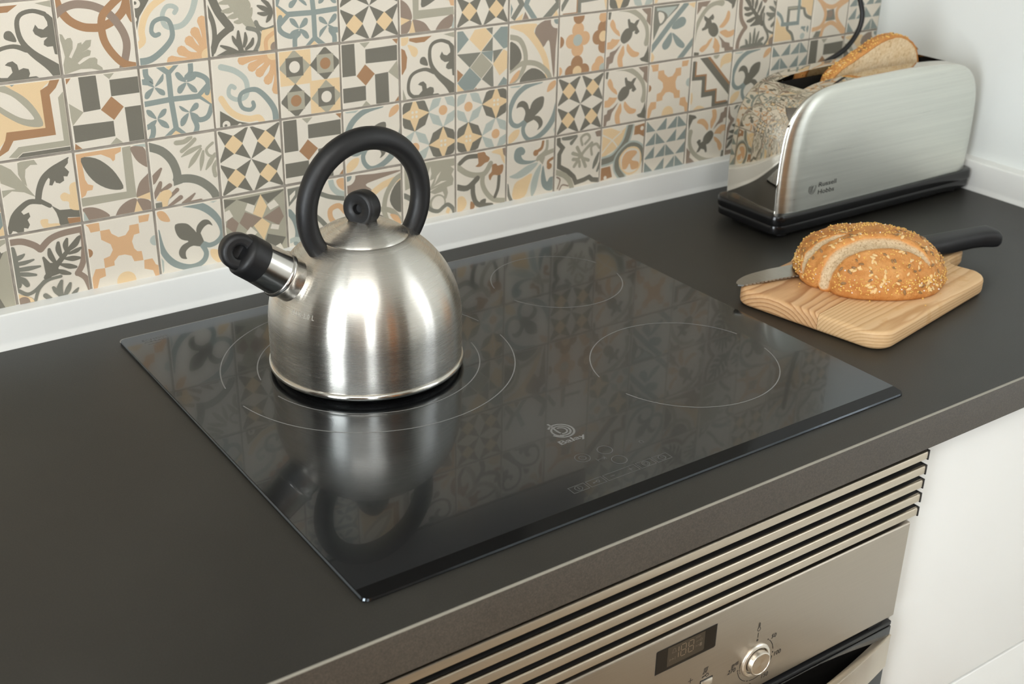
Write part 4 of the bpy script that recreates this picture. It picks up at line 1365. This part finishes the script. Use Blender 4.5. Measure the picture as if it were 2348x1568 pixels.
# seeds: oat flakes and sunflower seeds singly, millet grains as one scatter
def blob(sub):
    bm = bmesh.new(); bmesh.ops.create_icosphere(bm, subdivisions=sub, radius=1.0)
    v = [x.co.copy() for x in bm.verts]; f = [[a.index for a in g.verts] for g in bm.faces]
    bm.free(); return v, f
ico1 = blob(1)
bv, bf = blob(2)
def seed_mesh(name, mat, l, w, h):
    me = bpy.data.meshes.new(name)
    me.from_pydata([(x.x*l, x.y*w*(1-0.25*x.x), x.z*h) for x in bv], [], bf)
    me.materials.append(mat); me.polygons.foreach_set('use_smooth', [True]*len(bf)); me.update()
    return me
rs = random.Random(3)
def surf(ph, s):
    a = loaf_point(ph, s); b = loaf_point(ph+0.01, s); c = loaf_point(ph, min(1.0, s+0.01)) if s < 0.99 else None
    W = lambda k: LC+LA*k[0]+LB*k[1]+Vector((0, 0, k[2]))
    P0 = W(a)
    if c is None:
        n = (LA*a[0]+LB*(a[1]+0.02)).normalized()
    else:
        n = (W(c)-P0).cross(W(b)-P0)
        n = n.normalized() if n.length > 1e-12 else Vector((0, 0, 1))
        if n.dot(LA*a[0]+LB*(a[1]+0.02)+Vector((0, 0, 0.05))) < 0: n = -n
    return P0, n, a[3]
def place(me, name, P0, n, parent, lift, sc):
    x = n.orthogonal().normalized(); x = (Matrix.Rotation(rs.uniform(0, 2*PI), 3, n) @ x)
    y = n.cross(x)
    o = bpy.data.objects.new(name, me); COL.objects.link(o)
    o.parent = parent
    mt = Matrix((x, y, n)).transposed().to_4x4() @ Matrix.Diagonal((sc, sc, sc, 1))
    mt.translation = P0 + n*lift - ORI[parent.name]
    o.matrix_local = mt
    return o
me_oat = seed_mesh('oat_flake', M_oat, 0.0036, 0.0018, 0.0006)
me_sun = seed_mesh('sunflower_seed', M_seedd, 0.0034, 0.0017, 0.0009)
for me, nm, cnt in ((me_oat, 'oat_flake', 95), (me_sun, 'sunflower_seed', 75)):
    k = 0
    while k < cnt:
        P0, n, cr = surf(rs.uniform(PI*0.92, PI*2.12), rs.uniform(0.18, 1.0))
        if cr > 0.02: continue
        place(me, nm, P0, n, loaf, 0.0003, rs.uniform(0.7, 1.05)); k += 1
def scatter(name, count, parent, pick, mat, rad):
    V, F = [], []
    for _ in range(count):
        r = pick()
        if r is None: continue
        P0, n = r
        s = rad*rs.uniform(0.7, 1.15)
        b = len(V)
        V += [P0+n*s*0.35+x*s for x in ico1[0]]; F += [[b+i for i in f] for f in ico1[1]]
    return tag(obj(name, V, F, mat, parent, True), kind='stuff')
def pick_loaf():
    e = rs.random()
    P0, n, cr = surf(rs.uniform(0, 2*PI), (0.80+0.2*e) if rs.random() < 0.5 else rs.uniform(0.1, 1.0))
    return None if cr > 0.02 else (P0, n)
scatter('millet_grains', 1300, loaf, pick_loaf, M_millet, 0.00095)
scatter('salt_grains', 90, loaf, pick_loaf, M_salt, 0.0009)

# slice standing in the toaster slot
slice_ = empty('bread_slice', (0.99, -0.160, 0.10), 'slice of seeded bread standing up in the toaster slot', 'bread slice')
so2 = catmull([(.902, .150), (.9045, .172), (.9105, .1855), (.9250, .1945), (.9450, .2025), (.9650, .2105), (.9850, .2185), (1.0050, .2240), (1.0270, .2255), (1.0480, .2200), (1.0640, .2090), (1.0745, .1930), (1.0790, .1760), (1.0790, .150)], 6)
sn_ = len(so2)
V, F = [], []
def sring(y, ins, jit):
    r = []
    for i, (x, z) in enumerate(so2):
        a, b = so2[max(0, i-1)], so2[min(sn_-1, i+1)]
        l = math.hypot(b[0]-a[0], b[1]-a[1]); nx, nz = (b[1]-a[1])/l, -(b[0]-a[0])/l
        k = ins + jit*mnoise.noise(Vector((x*120, y*120, z*120)))
        r.append((x+nx*k, y, z+nz*k))
    return r
rg = [(-0.1690, 0.0035), (-0.1696, 0.0012), (-0.1686, 0.0002), (-0.164, -0.0004), (-0.158, -0.0005), (-0.152, 0.0), (-0.1506, 0.0012), (-0.1512, 0.0035)]
for y, ins in rg: V += sring(y, ins, 0.0009)
for k in range(len(rg)-1):
    for i in range(sn_-1): F.append([k*sn_+i, k*sn_+i+1, (k+1)*sn_+i+1, (k+1)*sn_+i])
    F.append([k*sn_+sn_-1, k*sn_, (k+1)*sn_, (k+1)*sn_+sn_-1])
sc_ = obj('crust', V, F, M_bread, slice_, True)
at = sc_.data.attributes.new('crumb', 'FLOAT', 'POINT'); at.data.foreach_set('value', [0.0]*len(V))
bm = bmesh.new(); bm.from_mesh(sc_.data); bmesh.ops.recalc_face_normals(bm, faces=bm.faces); bm.to_mesh(sc_.data); bm.free()
for yy, nm in ((-0.1690, 'crumb'), (-0.1512, 'crumb')):
    r = sring(yy, 0.0034, 0.0009)
    tri = poly2d([(a, c) for a, b, c in r])
    V2, F2 = [], []
    for tr in tri:
        if (area2(tr) < 0) == (yy < -0.16): tr = tr[::-1]
        F2.append([len(V2), len(V2)+1, len(V2)+2]); V2 += [(x, yy+(-0.0002 if yy < -0.16 else 0.0002), z) for x, z in tr]
    obj(nm, V2, F2, M_crumb, slice_)
def pick_slice():
    i = rs.randrange(8, sn_-9)
    (ax, az), (bx, bz) = so2[i], so2[i+1]
    l = math.hypot(bx-ax, bz-az)
    n = Vector((-(bz-az)/l, 0, (bx-ax)/l))
    return Vector((ax, rs.uniform(-0.1685, -0.1515), az)), n
scatter('millet_grains', 190, slice_, pick_slice, M_millet, 0.0011)
for me, nm, cnt in ((me_oat, 'oat_flake', 9), (me_sun, 'sunflower_seed', 7)):
    for _ in range(cnt):
        P0, n = pick_slice(); place(me, nm, P0, n, slice_, 0.0003, 1.0)
# ------------------------------------------------------------------ chopping board
board = empty('chopping_board', (0.73, -0.41, 0.0), 'thick wooden chopping board with short handle under the loaf', 'chopping board')
BO = Vector((0.6070, -0.3250, 0)); BU = Vector((0.982, 0.191, 0)).normalized(); BW = Vector((0.191, -0.982, 0)).normalized()
def wood(name, w0, z0, ring, cols, dist):
    t = NT(name)
    at = t.node('ShaderNodeAttribute', attribute_name='grain')      # board coordinates: along, across, up
    v = at.outputs['Vector']
    sep = t.node('ShaderNodeSeparateXYZ'); t.l.new(v, sep.inputs[0])
    nz = t.noise(t.mapping(v, (6, 14, 14)), 1.0, 3, 0.5)
    nz2 = t.noise(t.mapping(v, (14, 260, 260)), 1.0, 3, 0.6)
    dw = t.math('SUBTRACT', sep.outputs[1], w0)
    dz = t.math('SUBTRACT', sep.outputs[2], z0)
    rr = t.math('SQRT', t.math('ADD', t.math('MULTIPLY', dw, dw), t.math('MULTIPLY', dz, dz)))
    rr = t.math('ADD', rr, t.math('MULTIPLY', nz, dist))
    rr = t.math('ADD', rr, t.math('MULTIPLY', sep.outputs[0], 0.010))
    ph = t.math('FRACT', t.math('MULTIPLY', rr, ring))
    c = t.ramp(ph, [(0.0, lin(cols[0])), (0.55, lin(cols[1])), (0.86, lin(cols[2])), (0.97, lin(cols[0]))])
    c = t.mix(0.18, c, t.ramp(nz2, [(0.3, lin(cols[2])), (0.7, lin(cols[0]))]))
    st = t.noise(t.mapping(v, (26, 34, 5)), 1.0, 3, 0.6)
    c = t.mix(t.ramp(st, [(0.60, (0, 0, 0)), (0.66, (0.30, 0.30, 0.30))]), c, lin((196, 142, 78)))
    t.set(Base_Color=c, Roughness=0.5)
    t.b.inputs['Specular IOR Level'].default_value = 0.35
    t.bump(ph, 0.06, 0.0004)
    return t.m
M_wa = wood('board_pine', 0.052, -0.042, 210, ((222, 182, 138), (212, 166, 118), (166, 114, 70)), 0.010)
M_wb = wood('board_pale_pine', 0.176, -0.034, 290, ((224, 190, 146), (218, 180, 132), (190, 146, 98)), 0.006)
oc = []
def corner(cx, cy, r, a0, a1, n=8):
    for i in range(n+1):
        t_ = R(a0+(a1-a0)*i/n); oc.append((cx+r*math.cos(t_), cy+r*math.sin(t_)))
# outline in (u along, w across), counter-clockwise
corner(0.020, 0.020, 0.020, 180, 270)
corner(0.220, 0.022, 0.022, 270, 350)
corner(0.262, 0.060, 0.018, 172, 100, 6)
corner(0.288, 0.104, 0.0235, 270, 450)
corner(0.262, 0.146, 0.018, 260, 188, 6)
corner(0.222, 0.161, 0.024, 10, 90)
corner(0.024, 0.161, 0.024, 90, 180)
SEAM = 0.1075
def half(poly, sgn):
    out = []
    for i in range(len(poly)):
        a, b = poly[i], poly[(i+1) % len(poly)]
        ia, ib = sgn*(a[1]-SEAM) >= 0, sgn*(b[1]-SEAM) >= 0
        if ia: out.append(a)
        if ia != ib:
            k = (SEAM-a[1])/(b[1]-a[1]); out.append((a[0]+(b[0]-a[0])*k, SEAM+sgn*0.00025))
    return out
BZ = 0.0205
for sgn, mat in ((-1, M_wa), (1, M_wb)):
    pl = half(oc, sgn)
    if area2(pl) < 0: pl = pl[::-1]
    bm = bmesh.new()
    vs = [bm.verts.new((x, y, 0.0004)) for x, y in pl]
    f = bm.faces.new(vs)
    r = bmesh.ops.extrude_face_region(bm, geom=[f])
    for e in r['geom']:
        if isinstance(e, bmesh.types.BMVert): e.co.z = BZ
    bmesh.ops.recalc_face_normals(bm, faces=bm.faces)
    seam = lambda v: abs(v.co.y-SEAM) < 0.0008
    big = [e for e in bm.edges if abs(e.verts[0].co.z-e.verts[1].co.z) < 1e-6 and not (seam(e.verts[0]) and seam(e.verts[1]))]
    bmesh.ops.bevel(bm, geom=big, offset=0.0052, segments=4, affect='EDGES', profile=0.5, clamp_overlap=True)
    bmesh.ops.triangulate(bm, faces=[g for g in bm.faces if len(g.verts) > 4])
    gr = [tuple(v.co) for v in bm.verts]
    for v in bm.verts: v.co = BO + BU*v.co.x + BW*v.co.y + Vector((0, 0, v.co.z))
    bmesh.ops.recalc_face_normals(bm, faces=bm.faces)
    o = from_bm('plank', bm, mat, board, True, 38)
    a = o.data.attributes.new('grain', 'FLOAT_VECTOR', 'POINT')
    a.data.foreach_set('vector', [x for g in gr for x in g])

# ------------------------------------------------------------------ bread knife
knife = empty('bread_knife', (0.79, -0.36, 0.021), 'bread knife with black handle lying across the board under the loaf', 'knife')
KO = Vector((0.6120, -0.3170, 0)); KD = Vector((0.970, -0.241, 0)).normalized(); KP = Vector((0.241, 0.970, 0)).normalized()
kz = lambda s: 0.0216 + 0.0140*s/0.369
def kpt(s, w, h): return KO + KD*s + KP*w + Vector((0, 0, kz(s)+h))
up = catmull([(0.0, -0.0115), (0.0012, -0.0060), (0.008, 0.0005), (0.022, 0.0075), (0.045, 0.0120), (0.080, 0.0140), (0.250, 0.0140)], 5)
lo = [(0.250, -0.0150)]
for i in range(98):
    s = 0.243-0.0025*i
    if s < 0.004: break
    lo.append((s, -0.0155 if i % 2 else -0.0143))
outl = up + lo
V = [kpt(s, w, 0.0009) for s, w in outl] + [kpt(s, w, -0.0007) for s, w in outl]
k = len(outl)
tri = geometry.tessellate_polygon([[Vector((a, b, 0)) for a, b in outl]])
F = [list(t_) for t_ in tri] + [[x+k for x in t_[::-1]] for t_ in tri] + [[i, (i+1) % k, k+(i+1) % k, k+i] for i in range(k)]
o = obj('blade', V, F, M_blade, knife)
bm = bmesh.new(); bm.from_mesh(o.data); bmesh.ops.recalc_face_normals(bm, faces=bm.faces); bm.to_mesh(o.data); bm.free()
# handle: swelling grip with a flared butt
HSC = 0.966
hs = [(0.249, 0.011, 0.0074, 0.001), (0.2515, 0.0136, 0.0092, 0.001), (0.258, 0.0152, 0.0101, 0.0), (0.270, 0.0160, 0.0106, 0.0), (0.290, 0.0158, 0.0108, 0.0), (0.315, 0.0145, 0.0106, 0.0015), (0.335, 0.0138, 0.0104, 0.0020),
      (0.350, 0.0146, 0.0106, 0.0010), (0.360, 0.0165, 0.0110, -0.0012), (0.366, 0.0172, 0.0108, -0.0020), (0.3695, 0.0160, 0.0092, -0.0020), (0.3710, 0.0120, 0.0062, -0.0018)]
V, F = [], []
nn = 28
for s, a, b, off in hs:
    for i in range(nn):
        t_ = 2*PI*i/nn
        c_, s_ = math.cos(t_), math.sin(t_)
        ex_ = 2/3.2
        V.append(kpt(s*HSC, off+a*math.copysign(abs(c_)**ex_, c_), b*math.copysign(abs(s_)**ex_, s_)))
for j in range(len(hs)-1):
    for i in range(nn):
        F.append([j*nn+i, j*nn+(i+1) % nn, (j+1)*nn+(i+1) % nn, (j+1)*nn+i])
F += [list(range(nn))[::-1], [(len(hs)-1)*nn+i for i in range(nn)]]
o = obj('handle', V, F, M_rubber, knife, True, None, 60)
bm = bmesh.new(); bm.from_mesh(o.data); bmesh.ops.recalc_face_normals(bm, faces=bm.faces); bm.to_mesh(o.data); bm.free()

# loose crumbs on the board
def crumbs():
    V, F = [], []
    for u, w, s in ((0.058, 0.048, .0010), (0.066, 0.056, .0008), (0.050, 0.052, .0007), (0.071, 0.128, .0011), (0.105, 0.176, .0009), (0.155, 0.150, .0008), (0.082, 0.098, .0006), (0.148, 0.172, .0006), (0.198, 0.125, .0007), (0.06, 0.085, .0008), (0.12, 0.165, .0012)):
        P0 = BO+BU*u+BW*w+Vector((0, 0, BZ+s*0.7)); b = len(V)
        V += [P0+Vector((x.x*1.2, x.y, x.z*.75))*s for x in ico1[0]]; F += [[b+i for i in f] for f in ico1[1]]
    return V, F
V, F = crumbs()
tag(obj('bread_crumbs', V, F, M_millet, None, True), 'few tiny bread crumbs scattered on the chopping board', 'crumbs', kind='stuff')

# ------------------------------------------------------------------ oven and its ventilation grille
YP = -0.6122
grille = empty('ventilation_grille', (0.296, YP+0.01, -0.085), 'slatted steel ventilation grille below the worktop edge', 'grille')
SLX0, SLX1 = -0.0055, 0.5965
for i, (zt, zb) in enumerate(((-0.0468, -0.0572), (-0.0634, -0.0738), (-0.0794, -0.0898), (-0.0954, -0.1056), (-0.1114, -0.1216))):
    zb += 0.0012
    # folded strip: rounded nose, front face, top flange running back
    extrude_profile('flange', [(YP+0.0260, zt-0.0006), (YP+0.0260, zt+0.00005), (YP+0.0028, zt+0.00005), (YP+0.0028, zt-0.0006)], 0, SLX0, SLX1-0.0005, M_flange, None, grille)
    pf = [(YP+0.0030, zt-0.0004), (YP+0.0030, zt), (YP+0.0022, zt), (YP+0.0010, zt-0.0003), (YP+0.0003, zt-0.0009), (YP, zt-0.0020), (YP, zb+0.0006), (YP+0.0006, zb), (YP+0.0016, zb),
          (YP+0.0016, zt-0.0020), (YP+0.0026, zt-0.0012)]
    sl = extrude_profile('slat', pf, 0, SLX0, SLX1, M_slat, None, grille)
    ORI[sl.name] = ORI[grille.name]
    for x in (SLX0-0.0012, SLX1):
        c = [(YP+0.0262, zt-0.0016), (YP+0.0262, zt+0.0007), (YP-0.0007, zt+0.0007), (YP-0.0007, zb-0.0008), (YP+0.0028, zb-0.0008), (YP+0.0028, zt-0.0016)]
        extrude_profile('end_cap', c, 0, x, x+0.0012, M_blackp, None, sl)
box('back_plate', (SLX0+0.004, YP+0.034, -0.124), (SLX1-0.005, YP+0.036, -0.039), M_dark, grille)

oven = empty('oven', (0.296, YP+0.2, -0.42), 'stainless steel built-in oven with digital display and round knob', 'oven')
OX0, OX1 = 0.0025, 0.5895
pn = box('control_panel', (OX0, YP, -0.2400), (OX1, YP+0.020, -0.1256), M_oven, oven, 0.0022, 4)
ORI[pn.name] = ORI[oven.name]
box('cavity_body', (OX0+0.006, YP+0.0205, -0.74), (OX1-0.006, YP+0.50, -0.1290), M_dark, oven)
om = lambda d: (lambda x, y, k=0: (x, YP-d-k, y))
# display window with its segments
dp = [(0.2601, -0.1392), (0.2612, -0.1383), (0.3297, -0.1383), (0.3297, -0.1612), (0.3282, -0.1624), (0.2601, -0.1624)]
M_disp = plain('display_glass', (34, 29, 23), 0.12, var=0.05, spec=0.2)
M_lcd = plain('lcd_field', (66, 57, 45), 0.4, var=0.03, spec=0.15)
M_seg = plain('lcd_segment', (128, 110, 86), 0.4, var=0.02)
M_segd = plain('lcd_faint', (98, 86, 68), 0.4, var=0.02)
V = [(x, YP-0.0002, z) for x, z in dp] + [(x, YP+0.001, z) for x, z in dp]
k = len(dp)
dsp = obj('display', V, [list(range(k))[::-1]] + [[i, (i+1) % k, k+(i+1) % k, k+i] for i in range(k)], M_disp, pn)
ORI[dsp.name] = ORI[pn.name]
obj('display_surround', [(x+(0.0008 if x > 0.29 else -0.0008), YP-0.00008, z+(0.0008 if z > -0.15 else -0.0008)) for x, z in dp], [list(range(k))[::-1]], M_blackp, pn)
lcd = poly2d([(0.2725, -0.1391), (0.3160, -0.1391), (0.3160, -0.1588), (0.3148, -0.1598), (0.2725, -0.1598)])
sg = []
def seg8(x, z0, w, h, segs):
    a = 0.0007
    pts = {'a': ((x, z0+h), (x+w, z0+h)), 'b': ((x+w, z0+h), (x+w, z0+h/2)), 'c': ((x+w, z0+h/2), (x+w, z0)), 'd': ((x, z0), (x+w, z0)), 'e': ((x, z0), (x, z0+h/2)), 'f': ((x, z0+h/2), (x, z0+h)), 'g': ((x, z0+h/2), (x+w, z0+h/2))}
    for c_ in segs:
        (x1, y1), (x2, y2) = pts[c_]
        dx, dy = (x2-x1), (y2-y1); l = math.hypot(dx, dy); k_ = 0.0006/l
        sg.extend(stroke2d([(x1+dx*k_, y1+dy*k_), (x2-dx*k_, y2-dy*k_)], a, False, False))
seg8(0.2790, -0.1545, 0.0062, 0.0125, 'bc'); seg8(0.2880, -0.1545, 0.0058, 0.0125, 'abcdefg'); seg8(0.2968, -0.1545, 0.0058, 0.0125, 'abcdefg')
fa = []
fa += stroke2d([(0.2775, -0.1465), (0.2785, -0.1450), (0.2786, -0.1430), (0.2800, -0.1420), (0.2814, -0.1430), (0.2815, -0.1450), (0.2825, -0.1465), (0.2775, -0.1465)], 0.0004, False)
fa += stroke2d([(0.2755, -0.1545), (0.2755, -0.1520)], 0.0004) + stroke2d([(0.2758, -0.1532), (0.2798, -0.1532)], 0.0004) + stroke2d([(0.2786, -0.1522), (0.2798, -0.1532), (0.2786, -0.1542)], 0.0004, False) + stroke2d([(0.2815, -0.1548), (0.2815, -0.1515)], 0.0004)
fa += text2d('min', 0.0030, 0.3050, -0.1430)
fa += arc2d(0.3115, -0.1462, 0.0012, 0.0004, 0, 2*PI) + stroke2d([(0.3103, -0.1462), (0.3062, -0.1462), (0.3062, -0.1474)], 0.0004, False)
fa += text2d('>>', 0.0034, 0.3050, -0.1530) + poly2d([(0.3102, -0.1534), (0.3128, -0.1534), (0.3128, -0.1496), (0.3102, -0.1496)])
print_mesh('lcd_field', lcd, om(0.0003), M_lcd, dsp)
print_mesh('lcd_digits', sg, om(0.0004), M_seg, dsp)
tag(print_mesh('lcd_symbols', fa, om(0.0004), M_segd, dsp), kind='stuff')
# retractable temperature knob
KC = Vector((0.3862, YP, -0.2040))
V, F = lathe([(0.0125, -0.0040), (0.0140, -0.0040), (0.0140, 0.0016), (0.0146, 0.0024), (0.0168, 0.0020), (0.0178, 0.0008), (0.0180, -0.0005)], 72, KC, (0, -1, 0), (1, 0, 0))
obj('knob_ring', V, F, M_bright, pn, True, None, 30)
V, F = lathe([(0.0141, 0.0002), (0.0125, -0.0006), (0.0, -0.0006)][::-1], 48, KC, (0, -1, 0), (1, 0, 0))
obj('knob_recess', V, F, M_dark, pn, True)
V, F = lathe([(0.0, 0.0066), (0.0106, 0.0068)], 72, KC, (0, -1, 0), (1, 0, 0))
V, F = lathe([(0.0126, -0.0005), (0.0126, 0.0060), (0.0121, 0.0072), (0.0112, 0.0076), (0.0108, 0.0070)], 72, KC, (0, -1, 0), (1, 0, 0))
kn = obj('knob', V, F, M_bright, pn, True, None, 30)
ORI[kn.name] = ORI[oven.name]
V, F = lathe([(0.0109, 0.0071), (0.006, 0.0071), (0.0, 0.0071)], 72, KC, (0, -1, 0), (1, 0, 0))
obj('knob_face', V, F, M_knob, pn, True)
ink = []
def pol(a, r): return (KC.x+r*math.cos(R(a)), KC.z+r*math.sin(R(a)))
for a0, a1 in ((46, 8), (-12, -48), (-66, -104), (-118, -170)):
    ink += arc2d(KC.x, KC.z, 0.0226, 0.0007, R(a0), R(a1), 20)
for a in (52, -2, -57, -111, -174): ink += disc2d(*pol(a, 0.0226), 0.0008, 12)
ink += disc2d(KC.x-0.0008, KC.z+0.0233, 0.0013, 14)
ink += stroke2d([(KC.x-0.0006, KC.z+0.0265), (KC.x-0.0006, KC.z+0.0315)], 0.0007)
tx_, tz_ = KC.x-0.0004, KC.z+0.0345
ink += arc2d(tx_, tz_+0.0012, 0.0019, 0.0006, R(115), R(425), 20) + stroke2d([(tx_-0.0008, tz_+0.0028), (tx_-0.0008, tz_+0.0078), (tx_, tz_+0.0086), (tx_+0.0008, tz_+0.0078), (tx_+0.0008, tz_+0.0028)], 0.0007, False)
for q in range(3): ink += stroke2d([(tx_-0.0003, tz_+0.0045+q*0.0011), (tx_+0.0007, tz_+0.0045+q*0.0011)], 0.0003)
for a0, a1 in ((182, 165), (193, 184), (203, 196)): ink += arc2d(KC.x, KC.z, 0.0203, 0.0007 if a0 < 190 else 0.0005, R(a0), R(a1), 10)
SH = 0.12
ink += text2d('50', 0.0049, 0.4042, -0.1874, shear=SH, weight=0.012) + text2d('100', 0.0049, 0.4112, -0.2104, shear=SH, weight=0.012) + text2d('150', 0.0049, 0.3972, -0.2308, shear=SH, weight=0.012)
ink += text2d('270', 0.0049, 0.3505, -0.2052, shear=SH, weight=0.012) + text2d('grill', 0.0043, 0.3548, -0.1985, weight=0.012) + text2d('200', 0.0049, 0.3735, -0.2345, shear=SH, weight=0.012)
ink += stroke2d([(0.3010, -0.1893), (0.3062, -0.1893)], 0.0007) + stroke2d([(0.3036, -0.1919), (0.3036, -0.1867)], 0.0007)
ink += arc2d(0.3240, -0.1922, 0.0016, 0.0007, 0, 2*PI) + stroke2d([(0.3224, -0.1922), (0.3182, -0.1922), (0.3182, -0.1934)], 0.0007, False) + stroke2d([(0.3192, -0.1922), (0.3192, -0.1932)], 0.0007)
for q in range(3):
    xx = 0.3198+q*0.0018
    ink += stroke2d([(xx-0.0006, -0.1874), (xx+0.0003, -0.1860), (xx, -0.1845), (xx+0.0009, -0.1830)], 0.0007)
for xx, zz in ((0.3192, -0.1888), (0.3218, -0.1882)): ink += stroke2d([(xx-0.001, zz), (xx+0.001, zz)], 0.0007) + stroke2d([(xx+0.0003, zz+0.0006), (xx+0.001, zz), (xx+0.0003, zz-0.0006)], 0.0004, False)
tag(print_mesh('panel_print', ink, om(0.00012), M_ink, pn), kind='stuff')
box('push_button', (0.3170, YP-0.0016, -0.2040), (0.3302, YP+0.001, -0.1968), M_bright, pn, 0.0006, 2)
box('button_recess', (0.3160, YP-0.0002, -0.2050), (0.3312, YP+0.001, -0.1958), M_blackp, pn)
# door: black glass front, trim strip, bowed steel handle
M_dglass = plain('oven_door_glass', (16, 15, 14), 0.06, var=0.05)
door = box('oven_door', (OX0, YP+0.0004, -0.7400), (OX1-0.0006, YP+0.022, -0.2525), M_dglass, oven, 0.0015, 2)
ORI[door.name] = ORI[oven.name]
box('top_trim', (OX0, YP+0.0010, -0.2520), (OX1-0.0008, YP+0.022, -0.2468), M_blackp, door, 0.0012, 2)
box('hinge_slot', (0.5560, YP+0.004, -0.2465), (0.5760, YP+0.012, -0.2405), M_dark, oven)
hb, ht = [], []
for i in range(49):
    x = OX0+0.001 + (OX1-OX0-0.001)*i/48
    u = (x-0.296)/(0.2935)
    y = YP-0.0006 - 0.036*(1-u*u)
    hb.append((x, y))
V, F = [], []
for (x, y) in hb:
    for dy, z in ((0.0, -0.2660), (-0.0004, -0.2648), (0.0012, -0.2641), (0.0075, -0.2641), (0.0075, -0.3060), (0.0012, -0.3060), (0.0, -0.3052)):
        V.append((x, y+dy, z))
for i in range(48):
    for k in range(7):
        F.append([i*7+k, i*7+(k+1) % 7, (i+1)*7+(k+1) % 7, (i+1)*7+k])
F += [list(range(7)), [48*7+k for k in range(7)][::-1]]
o = obj('door_handle', V, F, M_slat, door, True, None, 35)
bm = bmesh.new(); bm.from_mesh(o.data); bmesh.ops.recalc_face_normals(bm, faces=bm.faces); bm.to_mesh(o.data); bm.free()

# ------------------------------------------------------------------ white drawer unit right of the oven
unit = empty('drawer_unit', (0.9, -0.3, -0.9), 'white handleless drawer unit beside the oven under the worktop', 'cabinet')
CX0, CX1 = 0.6010, XR-0.002
box('carcass', (CX0, YE+0.0395, -0.80), (CX1, -0.02, -0.0392), M_cab, unit)
for z0, z1 in ((-0.4115, -0.0420), (-0.7900, -0.4150)):
    box('drawer', (CX0, YE+0.0190, z0), (CX1, YE+0.0385, z1), M_cab, unit, 0.0014, 3)
box('plinth', (CX0, YE+0.075, -0.90), (CX1, YE+0.095, -0.80), M_cab, unit)
